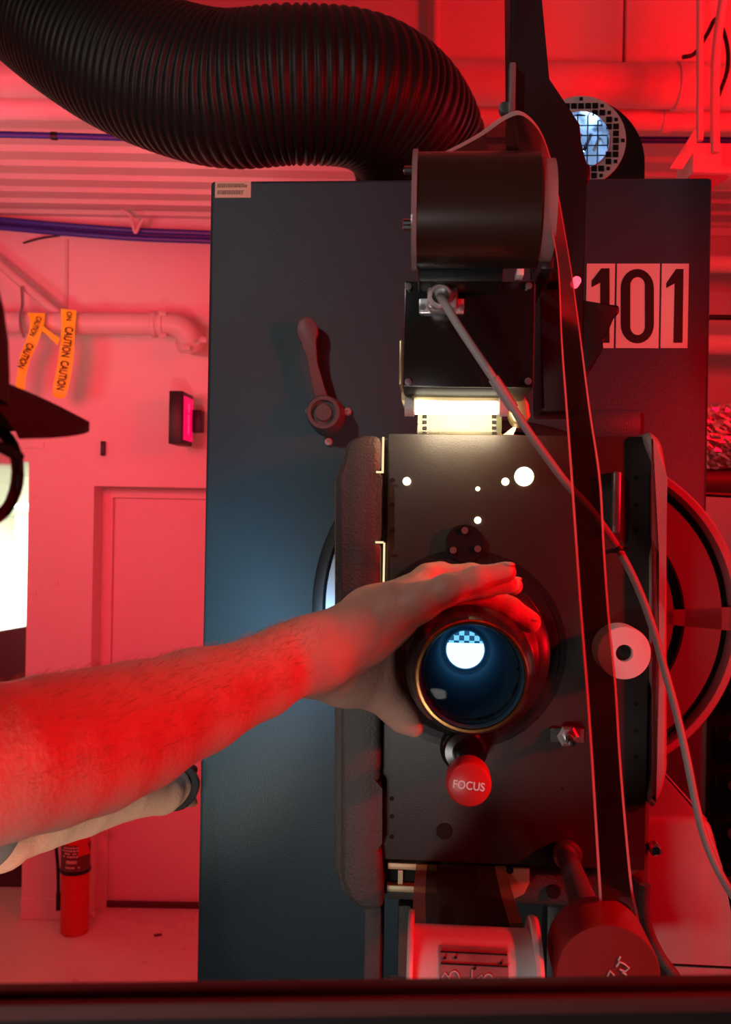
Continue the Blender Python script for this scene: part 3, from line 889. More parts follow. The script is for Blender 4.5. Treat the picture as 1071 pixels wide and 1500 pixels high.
def dot(name, px, py, r, d0, d1, m, parent=pj, seg=20):
    a = L(px, py, d0); rr = S(r, .92 + d0)
    return MB().lathe([(rr, 0), (rr, abs(d1 - d0)), (0, abs(d1 - d0))], (a.x, d1, a.z), (0, -1, 0), seg).obj(name, m, parent)

def pr(mb, pts, d0, d1, **k):
    return mb.prism([L(x, y, d0) for x, y in pts], (0, d1 - d0, 0), **k)

mb = MB(); bx(mb, 503, 642, 960, 1332, .014, .225, bevel=.016, seg=3)
mb.obj('housing', M['casting'], pj)
mb = MB(); bx(mb, 563, 637, 951, 1268, 0, .0135, bevel=.002)
fp = mb.obj('front_plate', M['plate'], pj)
for px, py in ((575, 703), (575, 739), (575, 777), (574, 1170), (574, 1196), (574, 1226), (932, 700), (932, 739), (932, 777), (932, 1031), (932, 1070), (932, 1109), (816, 955), (824, 1155), (808, 962)):
    a = L(px, py, -.0006)
    MB().lathe([(.0022 if px not in (816, 824, 808) else .0016, 0), (0, .0001)], (a.x, -.0006, a.z), (0, -1, 0), 12).obj('screw_hole', M['hole'], fp)
dot('plate_hole', 651, 1218, 12, -.0012, 0, M['hole'])
dot('plate_hole', 811, 1307, 10, .010, .0132, M['hole'])
# cast frames left and right of the plate
mb = MB()
pr(mb, [(512, 643), (530, 638), (557, 638), (557, 690), (549, 693), (549, 790), (557, 795), (557, 1146), (550, 1150), (550, 1240), (558, 1246), (562, 1333), (532, 1336), (512, 1320), (498, 1288), (500, 700), (503, 660)], -.016, .10, bevel=.0065, seg=3)
mb.obj('side_casting', M['casting'], pj)
mb = MB()
pr(mb, [(498, 680), (515, 660), (515, 1325), (500, 1300), (490, 1275), (490, 700)], .012, .18, bevel=.004)
mb.obj('edge_lip', M['casting'], pj)
mb = MB()
pr(mb, [(944, 631), (960, 634), (972, 652), (978, 700), (979, 1130), (971, 1163), (957, 1184), (950, 1178), (965, 1140), (965, 1016), (956, 1002), (956, 808), (965, 792), (965, 690), (956, 668), (948, 650)], -.014, .13, bevel=.006, seg=4)
mb.obj('side_casting', M['light'], pj)  # right casting given a lightened colour, to look lit from the right
for x, y0, y1 in ((555, 695, 787), (555, 1152, 1239), (958, 690, 790), (959, 1022, 1128)):
    a, b = L(x, y0, -.004), L(x, y1, -.004)
    mb = MB(); h = a.z - b.z
    for q in range(3):
        mb.cyl((a.x, -.004, b.z + h * (q / 3 + .01)), (a.x, -.004, b.z + h * ((q + 1) / 3 - .01)), .0042, seg=14)
    mb.obj('hinge', M['gloss'], pj)
# light from the lamp inside escaping at the door gap and the holes
for q in ((559.5, 640, 562.5, 692, -.0025, .0005), (559.8, 795, 562.5, 1000, -.0025, .0005), (551, 690, 562, 693, -.0175, -.0160), (550, 793, 562, 796, -.0175, -.0160)):
    mb = MB(); bx(mb, *q); mb.obj('lit_door_gap', M['gap'], pj, smooth=False)
for px, py, r in ((768, 698, 14), (740.5, 705.5, 5.5), (596, 705, 6), (700, 716, 3.2), (700, 762, 5)):
    o = dot('lit_hole', px, py, r, -.0014, 0, M['lamphole'])
    a = L(px, py, -.001); rr = S(r, .92)
# round boss with three screws
dot('boss', 681, 796, 28, -.008, 0, M['black'])
for px, py in ((681, 777), (664, 806), (700, 804)):
    dot('boss_screw', px, py, 5, -.011, -.008, M['grey'])
# tall latch bar
mb = MB(); bx(mb, 898, 690, 910, 782, -.012, -.001, bevel=.002); mb.obj('latch_bar', M['steel'], pj)
# clamp with a bolt
mb = MB(); bx(mb, 806, 1067, 856, 1088, -.005, 0, bevel=.001)
cl = mb.obj('clamp', M['casting'], pj)
a = L(831, 1077, -.005)
MB().lathe([(.0105, 0), (.0105, .006), (.008, .007), (0, .007)], (a.x, -.005, a.z), (0, -1, 0), 6).obj('nut', M['steel'], cl, angle=20)
MB().lathe([(.004, 0), (.004, .022), (.003, .024), (0, .0245)], (a.x, -.012, a.z), (0, -1, 0), 14).obj('bolt', M['chrome'], cl)
# guide roller
a = L(915, 957, -.034); rr = S(39, .885)
MB().lathe([(rr * .9, 0), (rr, .003), (rr, .030), (rr * .97, .033), (rr * .32, .034), (rr * .30, .020), (0, .020)], (a.x, 0, a.z), (0, -1, 0), 48).obj('guide_roller', M['plastic'], pj)
MB().lathe([(rr * .27, 0), (rr * .27, .027), (0, .028)], (a.x, 0, a.z), (0, -1, 0), 24).obj('roller_pin', M['black'], pj)

# lens
lc = L(683, 957, -.03)
ax = (0, -1, 0); lo = (lc.x, 0, lc.z)
prof = [(.096, 0), (.096, .0015), (.089, .002), (.089, .006), (.0785, .008), (.0785, .013)]
for k in range(5): prof += [(.0776, .0135 + k * .003), (.0768, .015 + k * .003)]
prof += [(.0776, .029), (.074, .033), (.066, .037), (.0655, .045), (.0600, .049), (.0595, .058), (.0555, .061), (.0550, .085), (.0535, .087), (.0535, .126), (.0505, .134), (.0500, .142), (.0470, .150), (.0452, .154)]
lb = MB().lathe(prof, lo, ax, 96).obj('lens_barrel', M['barrel'], pj, angle=25)
MB().lathe([(.0450, .1535), (.0455, .1565), (.0444, .1590), (.0424, .1592), (.0415, .1570), (.0415, .150)], lo, ax, 96).obj('lens_rim', M['copper'], lb)
MB().lathe([(.0415, .1550), (.0413, .138), (.0400, .132), (.0375, .100), (.0330, .060), (.0262, .022), (.0235, .010), (.0182, .004)], lo, ax, 96).obj('lens_bore', M['bore'], lb, angle=25)
MB().lathe([(.0402, .1330), (.0390, .1330), (.0384, .1310), (.0394, .1290)], lo, ax, 96).obj('glint_ring', M['barrel'], lb)  # ring added inside the bore to catch gate light as an arc
g = MB().lathe([(0, 0), (.0180, 0)], (0, 0, 0), ax, 64).obj('lit_gate', M['gate'], lb, smooth=False)
g.location = (lc.x, -.006, lc.z)
MB().lathe([(0, .1495), (.015, .1490), (.03, .1470), (.0412, .1445), (.0412, .1415), (.03, .1440), (.015, .1460), (0, .1465)], lo, ax, 64).obj('lens_glass', M['lensglass'], lb)

# focus knob
fc = L(687, 1150, -.142)
fo_ = (fc.x, 0, fc.z)
MB().lathe([(.0225, 0), (.0225, .022), (.0205, .026), (.0205, .034), (.018, .037), (.0115, .038), (.0105, .06), (.0105, .118), (.012, .120)], fo_, ax, 40).obj('focus_shaft', M['gloss'], pj)
fk = MB().lathe([(.010, .112), (.0165, .114), (.0186, .118), (.0186, .138), (.0178, .1415), (.0165, .1425), (0, .1430)], fo_, ax, 56).obj('focus_knob', M['redknob'], pj, angle=50)
me = fit_text('FOCUS', S(46, .778), Matrix.Translation((fc.x, -.1434, fc.z)) @ Matrix.Rotation(math.radians(4.5), 4, 'Y'), stretch=1.15)
link('lettering', me, M['whitetext'], fk, smooth=False)

# support arm above
mb = MB()
pr(mb, [(746, -160), (789, -160), (794, 0), (799, 118), (851, 180), (851, 236), (866, 238), (866, 262), (853, 280), (853, 604), (792, 604), (792, 300), (760, 230), (748, 170), (749, 130)], .045, .12, bevel=.004)
mb.obj('support_arm', M['black'], pj)
mb = MB(); bx(mb, 746, 90, 756, 170, .032, .05, bevel=.002); mb.obj('arm_strap', M['grey'], pj)
a = L(740, 157, .04)
MB().lathe([(.006, 0), (.006, .010), (0, .011)], (a.x, .05, a.z), (0, -1, 0), 12).obj('arm_bolt', M['steel'], pj)
mb = MB()
pr(mb, [(842, 428), (862, 446), (908, 446), (908, 459), (893, 469), (888, 482), (887, 498), (880, 508), (866, 545), (850, 566), (842, 566)], .05, .11, bevel=.003)
mb.obj('side_bracket', M['black'], pj)
dot('indicator_lamp', 845, 411, 6.5, .030, .046, M['led'])
# black drive box with its socket
mb = MB(); bx(mb, 590, 411, 784, 568, -.105, .05, bevel=.003); db = mb.obj('drive_box', M['black'], pj)
mb = MB(); bx(mb, 592, 412, 782, 567, -.1075, -.104, bevel=.0008); mb.obj('box_lid', M['gloss'], db)
for px, py in ((598, 419), (775, 418), (598, 559), (774, 558)):
    a = L(px, py, -.11)
    MB().lathe([(.003, 0), (.003, .0025), (0, .003)], (a.x, -.107, a.z), (0, -1, 0), 10).obj('lid_screw', M['steel'], db)
mb = MB(); bx(mb, 585, 498, 590, 563, -.09, .0, bevel=.001); mb.obj('side_flange', M['brass'], db)
mb = MB(); bx(mb, 626, 416, 671, 452, -.132, -.107, bevel=.004)
bx(mb, 614, 437, 680, 459, -.113, -.107, bevel=.001)
sk = mb.obj('socket', M['socket'], pj)
a = L(645, 434, -.14)
MB().lathe([(.0100, 0), (.0100, .012), (.0085, .014), (.007, .014), (.0065, .006), (0, .006)], (a.x, -.130, a.z), (0, -1, 0), 28).obj('gland', M['socket'], sk)
for px in (619, 676):
    a = L(px, 450, -.116); MB().lathe([(.0028, 0), (.0028, .003), (0, .0035)], (a.x, -.113, a.z), (0, -1, 0), 10).obj('socket_screw', M['steel'], sk)
# lamp strip over the film slot
mb = MB(); bx(mb, 588, 569, 736, 587, -.035, .03, bevel=.001)
bx(mb, 736, 572, 742, 587, -.03, .03)
mb.obj('slot_cover', M['strip'], pj)
a, b = L(608, 597.5, -.046), L(729, 597.5, -.046)
MB().cyl(a, b, .0062, seg=20).obj('exciter_lamp', M['tube'], pj)
for px in (600, 738):
    a = L(px - 7, 596, -.046); b = L(px + 7, 596, -.046)
    MB().cyl(a, b, .0088, seg=20).obj('lamp_holder', M['plastic'], pj)
mb = MB(); pr(mb, [(742, 590), (765, 572), (775, 590), (778, 610), (768, 625), (752, 618)], -.01, .03, bevel=.003)
mb.obj('roller_bracket', M['brass'], pj)
a = L(735, 633, 0); b = L(760, 626, 0)
mb = MB(); pr(mb, [(737, 637), (752, 625), (757, 626), (752, 637)], .02, .05); mb.obj('slot_guide', M['paper'], pj, smooth=False)
# roller block under the film wound drum
mb = MB(); bx(mb, 612, 386, 738, 413, -.150, -.02, bevel=.003); mb.obj('drum_bracket', M['black'], pj)
# upper drum carrying the film
dc = L(698, 309, -.165); r = S(82, .757)
xa, xb = L(612, 309, -.165).x, L(786, 309, -.165).x
dm = MB().lathe([(r * .3, 0), (r, 0), (r, xb - xa), (r * .3, xb - xa)], (xa, dc.y, dc.z), (1, 0, 0), 72).obj('film_drum', M['drum'], pj)
MB().lathe([(r * .25, -.004), (r * 1.045, -.004), (r * 1.05, -.0025), (r * 1.045, 0), (r * .25, 0)], (xa, dc.y, dc.z), (1, 0, 0), 72).obj('drum_flange', M['clear'], dm)
MB().lathe([(r * .2, 0), (r * .88, 0), (r * .88, .010), (r * .2, .010)], (xb + .002, dc.y, dc.z), (1, 0, 0), 72).obj('drum_flange', M['clear'], dm)
for zz in (.02, -.02, -.023):
    MB().lathe([(.0032, 0), (.0032, .006), (0, .007)], (xa - .004, dc.y - .035, dc.z + zz), (-1, 0, 0), 10).obj('flange_screw', M['chrome'], dm)
MB().cyl((xb, dc.y, dc.z), (xb + .03, .06, dc.z), .010, seg=20).obj('drum_axle', M['black'], dm)
mb = MB(); bx(mb, 792, 372, 812, 395, -.10, .05, bevel=.003); mb.obj('axle_block', M['black'], pj)
mb = MB(); bx(mb, 757, 392, 768, 403, -.12, -.10, bevel=.001); mb.obj('stop_block', M['paper'], pj)

# lower film slot with cream gate metal
mb = MB()
bx(mb, 568, 1265, 640, 1275, .006, .014, bevel=.001); bx(mb, 566, 1298, 640, 1308, .004, .014, bevel=.001)
bx(mb, 583, 1275, 590, 1299, .007, .0135)
mb.obj('gate_frame', M['cream'], pj)
mb = MB(); bx(mb, 568, 1272, 735, 1300, .0125, .0142); mb.obj('slot_opening', M['hole'], pj, smooth=False)
mb = MB(); pr(mb, [(700, 1268), (776, 1271), (776, 1294), (768, 1310), (750, 1319), (700, 1310)], .006, .014, bevel=.001)
gp = mb.obj('gate_plate', M['cream'], pj)
a = L(747, 1275, .0055); MB().lathe([(.0036, 0), (0, .0001)], (a.x, .0056, a.z), (0, -1, 0), 14).obj('gate_hole', M['hole'], gp)
# take-up roller
rc_ = L(692, 1450, -.185); rb = .0455
xa, xb = L(606, 1400, -.185).x, L(777, 1400, -.185).x
tr = MB().lathe([(.008, 0), (rb, 0), (rb, xb - xa), (.008, xb - xa)], (xa, rc_.y, rc_.z), (1, 0, 0), 80).obj('take_up_roller', M['plastic'], pj)
for x0, x1 in ((xa - .0045, xa), (xb, xb + .0060)):
    MB().lathe([(.008, 0), (rb * 1.20, 0), (rb * 1.225, (x1 - x0) * .5), (rb * 1.20, x1 - x0), (.008, x1 - x0)], (x0, rc_.y, rc_.z), (1, 0, 0), 80).obj('roller_flange', M['plastic'], tr)
MB().cyl((xa - .02, rc_.y, rc_.z), (xb + .035, rc_.y, rc_.z), .007, seg=20).obj('roller_axle', M['steel'], tr)
# tension arm with its round cap
a, b = L(829, 1250, -.012), L(872, 1372, -.17)
MB().tube([a, a.lerp(b, .12), b], [.0088, .0095, .0135], 24).obj('tension_arm', M['grey'], pj)
MB().lathe([(.013, 0), (.014, .008), (.012, .012), (.006, .013), (0, .0125)], L(829, 1249, -.004), (.1, -1, 0), 20).obj('arm_pivot', M['steel'], pj)
cc = L(891, 1430, -.225); rr = S(76, .695)
tc_ = MB().lathe([(rr * .9, -.055), (rr, -.05), (rr, -.004), (rr * .97, 0), (rr * .3, .0006), (0, .0006)], cc, (0, -1, 0), 64).obj('tension_cap', mat('red painted cap', (.26, .02, .02), .35, var=.08, vscale=20), pj)
mb = MB()
scr = [[(903, 1416), (908, 1409), (915, 1412), (922, 1418), (916, 1423), (908, 1420)], [(912, 1424), (918, 1428)], [(890, 1430), (894, 1422), (900, 1429)], [(906, 1407), (909, 1401)]]
for s in scr:
    q = [L(x, y, -.2262) for x, y in s]
    mb.tube(q, .0006, 6)
mb.obj('scratches', M['paper'], tc_)
# stand columns, guard and red-lit base housing
for x0, x1, d, m in ((533, 558, .05, 'casting'), (582, 602, .07, 'casting'), (800, 838, .07, 'black'), (926, 944, .05, 'black')):
    xa, xb = L(x0, 1400, d).x, L(x1, 1400, d).x; zt = L(x0, 1326, d).z
    MB().span((xa, d, 0), (xb, d + .07, zt), bevel=.003).obj('stand_column', M[m], pj)
xa, xb = L(600, 1400, .10).x, L(930, 1400, .10).x
MB().span((xa, .11, 0), (xb, .2, L(700, 1326, .1).z)).obj('stand_back', M['black'], pj)
MB().span((L(520, 1400, .05).x, -.05, 0), (L(960, 1400, .05).x, .45, .06), bevel=.006).obj('stand_base', M['black'], pj)
mb = MB(); d = .10
tops = [(940, 1197), (1030, 1197), (1040, 1204), (1047, 1220), (1058, 1268), (1072, 1340), (1086, 1440), (1094, 1560)]
q = [L(x, y, d) for x, y in tops]
q += [Vector((q[-1].x, d, 0)), Vector((q[0].x, d, 0))]
mb.prism(q, (0, .25, 0), bevel=.008, seg=3)
bh = mb.obj('base_housing', M['light'], pj)  # lightened colour stands for strong red light on the housing
a = L(950, 1411, d); MB().span((a.x, d - .001, a.z - .001), (L(1100, 1411, d).x - .01, d + .001, a.z + .001)).obj('panel_seam', M['hole'], bh)
pts = [L(x, y, -.02) for x, y in ((945, 1296), (944, 1330), (950, 1365), (968, 1402), (990, 1432), (1010, 1470))]
MB().tube(spline(pts, 8), .0052, 14).obj('guard_rail', M['casting'], pj)
mb = MB(); pr(mb, [(930, 1290), (944, 1296), (944, 1340), (965, 1402), (985, 1440), (930, 1440)], .0, .03); mb.obj('guard_plate', M['black'], pj, smooth=False)
a = L(957, 1240, .02); MB().lathe([(.006, 0), (.006, .01), (.004, .012), (0, .012)], (a.x, .02, a.z), (0, -1, 0), 14).obj('side_bolt', M['chrome'], pj)
# wheels behind the head
wc = L(836, 900, .255); R = S(246, 1.155)
wo = (wc.x, .248, wc.z)
mb = MB()
mb.sector(wo, R * .665, R * .878, 0, 2 * PI, .012, 72)
mb.sector(wo, R * .20, R * .600, 0, 2 * PI, .012, 60)
for k in range(8):
    a0 = k * PI / 4 - .075
    if k % 2 == 0:
        mb.sector(wo, R * .15, R * .95, a0, a0 + .15, .012, 4)
fw = mb.obj('flywheel', M['grey'], pj, smooth=False)
MB().lathe([(R * .935, -.03), (R * .935, -.002), (R * .95, .003), (R * .985, .003), (R, -.002), (R, -.03)], wo, (0, -1, 0), 96).obj('flywheel_rim', M['light'], fw)  # rim coloured paler than the wheel, as if catching red light
MB().lathe([(R * .93, 0), (0, 0)], (wo[0], .262, wo[2]), (0, -1, 0), 72).obj('flywheel_back', M['hole'], fw, smooth=False)
MB().cyl((wo[0], .22, wo[2]), (wo[0], .30, wo[2]), R * .2, seg=32).obj('flywheel_hub', M['casting'], fw)
sc_ = L(733, 893, .30); R2 = S(280, 1.2)
MB().lathe([(R2 * .0, -.05), (R2, -.05), (R2, .008), (R2 * .985, .010), (R2 * .945, .010), (R2 * .940, -.004)], (sc_.x, .30, sc_.z), (0, -1, 0), 96).obj('shutter_ring', M['black'], pj)
MB().lathe([(R2 * .938, -.006), (R2 * .930, .002), (0, .002)], (sc_.x, .30, sc_.z), (0, -1, 0), 96).obj('shutter_disc', M['disc'], pj, angle=20)

# ================================================================== THE FILM
fo0 = P(845, 800, .73)
fs = thing('film_strip', 'wide strip of film twisting down past the lens and threaded through the projector', 'film', loc=fo0)
rows = [((612, 229, .757), (786, 229, .757)), ((650, 222, .78), (787, 231, .752)), ((700, 196, .81), (790, 238, .745)), ((737, 170, .83), (793, 248, .74)),
        ((763, 163, .83), (798, 262, .735)), ((790, 188, .82), (802, 280, .73)), ((808, 236, .80), (805, 305, .725)), ((821, 300, .78), (810, 345, .72)),
        ((838, 400, .757), (818, 400, .715)), ((852, 500, 0.728), (822, 500, 0.705)), ((865, 600, 0.723), (829, 600, 0.700)), ((880, 700, 0.723), (836, 700, 0.700)),
        ((886, 800, 0.718), (843, 800, 0.695)), ((893, 900, 0.713), (850, 900, 0.690)), ((903, 1000, 0.708), (858, 1000, 0.685)), ((909, 1100, 0.703), (865, 1100, 0.680)),
        ((917, 1200, 0.703), (871, 1200, 0.680)), ((927, 1300, .728), (877, 1300, .702)), ((936, 1345, .790), (880, 1345, .775)), ((942, 1400, .803), (890, 1400, .800)), ((948, 1480, .80), (896, 1480, .80))]
mb = MB(); ribbon(mb, [(P(*a) - fo0, P(*b) - fo0) for a, b in rows], 10, (1, 0, 1), (.075, .925))
mb.obj('film_run', [M['film'], M['filmedge']], fs)
# through the lit slot
mb = MB()
t_ = [((612, 575, .965), (735, 575, .965)), ((612, 606, .957), (735, 606, .957)), ((611, 645, .95), (735, 645, .95)), ((611, 690, .95), (735, 690, .95))]
T_ = [(FP.M @ L(a[0], a[1], .012), FP.M @ L(b[0], b[1], .012)) for a, b in t_]
ribbon(mb, [(a - fo0, b - fo0) for a, b in T_[:3]], 6, (0, 0, 0), (.12, .88))
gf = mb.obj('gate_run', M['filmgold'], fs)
mb = MB()
for px in (622, 724):
    for py in (610, 618.5, 627, 635):
        c = FP.M @ L(px, py, .010) - fo0
        mb.span(c - Vector((.0021, .0006, .0016)), c + Vector((.0021, .0006, .0016)), bevel=.0004, seg=1)
mb.obj('perforation', M['hole'], gf)
# down to the take-up roller
mb = MB()
rows = [((611, 1258, .012), (738, 1258, .012)), ((609, 1275, -.005), (742, 1275, -.005)), ((606, 1305, -.06), (750, 1305, -.06)), ((605, 1345, -.13), (763, 1345, -.13)), ((607, 1379, -.1885), (775, 1379, -.1885))]
ribbon(mb, [(FP.M @ L(*a) - fo0, FP.M @ L(*b) - fo0) for a, b in rows], 8, (1, 0, 1), (.12, .88))
mb.obj('take_up_run', [film_mat('exposed film', (.16, .10, .05), .45, (.045, .028, .018), .2, gmix=.1), film_mat('film margin', (.55, .38, .25), .45, (.30, .22, .13), .15)], fs)
# printed film wrapped on the roller
mb = MB(); ctr = FP.M @ rc_
Rt = FP.M.to_3x3()
def wrap(mb, px0, px1, a0, a1, rad, n=24):
    x0 = L(px0, 1400, -.22).x; x1 = L(px1, 1400, -.22).x
    vs = []
    for k in range(n + 1):
        a = a0 + (a1 - a0) * k / n
        vs.append([mb.bm.verts.new(FP.M @ Vector((x, rc_.y - rad * math.cos(a), rc_.z + rad * math.sin(a))) - fo0) for x in (x0, x1)])
    for r0, r1 in zip(vs, vs[1:]):
        f = mb.bm.faces.new((r0[0], r0[1], r1[1], r1[0])); f.material_index = mb.mi
wrap(mb, 644, 745, math.radians(2), math.radians(66), rb + .0006)
pf = mb.obj('printed_run', mat('dusky printed film', (.33, .22, .22), .3, var=.2, vscale=60), fs)
def on_roll(px, ang, rad=rb + .0012):
    return FP.M @ Vector((L(px, 1400, -.22).x, rc_.y - rad * math.cos(ang), rc_.z + rad * math.sin(ang))) - fo0
mb = MB()
for a in (58, 47):
    mb.tube([on_roll(646 + 99 * k / 12, math.radians(a)) for k in range(13)], .0006, 6)
for px, a in ((652, 52), (668, 53), (696, 44), (735, 50)):
    mb.ball(on_roll(px, math.radians(a)), .0011, 10)
mb.obj('film_marks', M['hole'], pf)
mb = MB()
for cxp, ca, rr_ in ((666, 35, 6), (716, 34, 6)):
    mb.tube([on_roll(cxp + rr_ * 1.2 * math.cos(2 * PI * k / 20), math.radians(ca) + .10 * math.sin(2 * PI * k / 20)) for k in range(21)], .0005, 6, caps=False)
for pts in (((648, 35), (652, 39), (659, 35)), ((673, 35), (682, 33), (691, 36)), ((700, 36), (706, 39), (709, 34)), ((723, 34), (730, 37), (738, 33)), ((692, 43), (692, 34), (694, 27)), ((656, 24), (680, 22), (710, 23))):
    mb.tube([on_roll(px, math.radians(a)) for px, a in pts], .0005, 6)
mb.obj('film_drawing', M['plastic'], pf)

# ================================================================== THE CABLE
co0 = P(645, 436, .775)
ca = thing('cable', 'grey cable running from the chrome socket diagonally down to the lower right', 'cable', loc=co0)
cp = [(645, 435, .785), (652, 445, .765), (672, 478, .76), (700, 520, .76), (735, 572, .765), (770, 626, .77), (800, 668, .78), (830, 708, .79), (868, 750, .81), (905, 803, .845), (932, 855, .845), (955, 915, .84), (972, 975, .84), (990, 1040, .83), (1006, 1110, .82), (1020, 1180, .82), (1034, 1232, .81), (1056, 1282, .80), (1090, 1335, .78), (1140, 1400, .76)]
MB().tube([p - co0 for p in spline([P(*q) for q in cp], 10)], S(6.2, .78), 16).obj('cable_jacket', M['cable'], ca)
sl_ = [(723, 554, .763), (735, 572, .765), (752, 598, .768)]
MB().tube([P(*q) - co0 for q in sl_], S(8.2, .765), 16).obj('cable_sleeve', M['cable'], ca)
a = P(905, 803, .845) - co0
MB().lathe([(S(6.5, .84), -.002), (S(9, .84), -.002), (S(9, .84), .002), (S(6.5, .84), .002)], a, (.5, 0, -.8), 16).obj('cable_tie', M['black'], ca)
MB().tube([a + Vector((-.012, 0, -.004)), a + Vector((.010, -.002, .001))], .0018, 8).obj('tie_tail', M['black'], ca)
# ================================================================== THE PROJECTIONIST
pr_ = []
def c_(a, b, k=.012):
    """tapered limb between two (px, py, depth, half-width px) stations"""
    pr_.append(('c', P(*a[:3]), P(*b[:3]), S(a[3], a[2]), S(b[3], b[2]), k))
def chain(st, k=.012):
    for a, b in zip(st, st[1:]): c_(a, b, k)
def w_(a, b, ra, rb, k=.015): pr_.append(('c', Vector(a), Vector(b), ra, rb, k))
def e_(c, R, rad, k=.01): pr_.append(('e', Vector(c), R, rad, k))
I3 = [(1, 0, 0), (0, 1, 0), (0, 0, 1)]
def V(x, y, z): return Vector((x, y, H + z))

rsh, lsh = V(-.43, .38, -.20), V(-.49, .79, -.20)
relb, lelb = P(-75, 1140, .545), P(-2, 1225, 1.09)
# trunk
w_(V(-.47, .46, -.24), V(-.47, .71, -.24), .085, .085, .04)
w_(V(-.47, .585, -.26), V(-.56, .60, -.48), .115, .105, .05)
w_(V(-.57, .52, -.55), V(-.57, .68, -.55), .095, .095, .05)
w_(V(-.64, .55, -.72), V(-.64, .69, -.72), .10, .10, .05)
w_(rsh, V(-.46, .5, -.19), .058, .06, .04); w_(lsh, V(-.48, .66, -.19), .058, .06, .04)
w_(rsh, relb, .054, .044, .03); w_(lsh, lelb, .054, .041, .03)
# right forearm, wrist
chain([(-75, 1140, .545, 112), (0, 1117, .57, 111), (70, 1101, .60, 109), (134, 1086, .63, 103), (193, 1066, .66, 94), (287, 1028, .705, 76), (381, 992, .752, 58), (430, 968, .778, 47)], .008)
c_((408, 955, .765, 34), (438, 944, .775, 33), .012)                       # end of the ulna
# palm
chain([(430, 968, .778, 47), (475, 953, .785, 50), (535, 922, .79, 46), (572, 903, .79, 41)], .015)
chain([(475, 955, .81, 44), (545, 905, .83, 42), (620, 862, .845, 28)], .015)
c_((540, 915, .80, 38), (610, 868, .825, 26), .012)
# knuckle row
c_((574, 868, .782, 17), (584, 872, .785, 18), .010)
c_((628, 842, .842, 17), (646, 839, .85, 17), .010)
# little and ring fingers stretched over the top of the lens
chain([(575, 900, .782, 34), (612, 884, .778, 28), (655, 864, .775, 22), (700, 848, .775, 18), (741, 838, .777, 15.5)], .006)
chain([(600, 880, .80, 26), (655, 866, .797, 20), (705, 858, .798, 17), (744, 856, .80, 14)], .003)
# middle finger curling down onto the barrel, index behind
chain([(610, 880, .815, 28), (662, 868, .818, 22), (700, 872, .82, 20), (746, 893, .818, 19), (776, 911, .818, 16.5)], .0035)
chain([(632, 848, .848, 20), (690, 842, .85, 17), (722, 846, .852, 16), (752, 858, .853, 14)], .003)
# thumb and its ball below
chain([(462, 985, .80, 38), (505, 990, .822, 41), (548, 1004, .838, 35)], .014)
chain([(548, 1004, .838, 35), (578, 1036, .845, 24), (592, 1052, .846, 21), (606, 1066, .846, 14)], .006)
c_((500, 965, .81, 40), (548, 962, .83, 30), .015)
# left forearm reaching along the lamphouse side, hand behind its edge
chain([(-2, 1219, 1.09, 51), (60, 1194, 1.15, 51), (120, 1178, 1.22, 47), (180, 1163, 1.29, 39), (236, 1161, 1.37, 30)], .004)
chain([(236, 1161, 1.37, 29), (250, 1153, 1.41, 29), (256, 1152, 1.46, 29), (266, 1150, 1.52, 27)], .012)
for i, dy in enumerate((-24, -8, 8, 23)):
    chain([(266, 1150 + dy * .8, 1.52, 11), (276, 1150 + dy, 1.57, 9), (283, 1152 + dy, 1.60 - .01 * abs(i - 1.5), 7.5)], .003)
chain([(250, 1130, 1.42, 14), (262, 1110, 1.47, 11), (272, 1105, 1.50, 8)], .005)
# neck and head, turned towards the lens
th = math.radians(23)
Ff, Fr, Fu = Vector((math.sin(th), math.cos(th), 0)), Vector((math.cos(th), -math.sin(th), 0)), Vector((0, 0, 1))
HR = [tuple(Fr), tuple(Ff), tuple(Fu)]
Rm = [[Fr[0], Fr[1], Fr[2]], [Ff[0], Ff[1], Ff[2]], [Fu[0], Fu[1], Fu[2]]]
RT = [[Rm[0][0], Rm[0][1], Rm[0][2]], [Rm[1][0], Rm[1][1], Rm[1][2]], [Rm[2][0], Rm[2][1], Rm[2][2]]]
RC = [[RT[j][i] for j in range(3)] for i in range(3)]          # columns used by the field
HC = V(-.238, .355, .027)
def hp(r, f, u): return HC + Fr * r + Ff * f + Fu * u
w_(hp(0, -.03, -.06), V(-.44, .56, -.17), .055, .066, .03)
e_(hp(0, -.008, .045), RC, (.074, .096, .086), .01)
e_(hp(0, .030, -.045), RC, (.060, .058, .074), .03)
for s in (-1, 1):
    w_(hp(.050 * s, -.005, -.070), hp(.014 * s, .072, -.104), .018, .017, .025)
    w_(hp(.040 * s, .058, -.036), hp(.034 * s, .064, -.040), .024, .022, .02)
    w_(hp(.012 * s, .084, .020), hp(.045 * s, .072, .018), .010, .010, .012)
    e_(hp(.077 * s, -.008, -.012), RC, (.010, .018, .032), .006)
    e_(hp(.032 * s, .100, -.002), RC, (.016, .016, .012), -.010)
    e_(hp(.030 * s, .080, -.002), RC, (.0135, .0135, .0115), .003)
    w_(hp(.010 * s, .098, -.038), hp(.012 * s, .094, -.037), .0075, .007, .006)
w_(hp(0, .086, .004), hp(0, .104, -.036), .008, .0115, .010)
w_(hp(-.018, .082, -.066), hp(.018, .082, -.066), .006, .006, .004)
w_(hp(-.014, .082, -.076), hp(.014, .082, -.076), .007, .007, .004)
w_(hp(0, .076, -.104), hp(0, .080, -.102), .018, .016, .015)

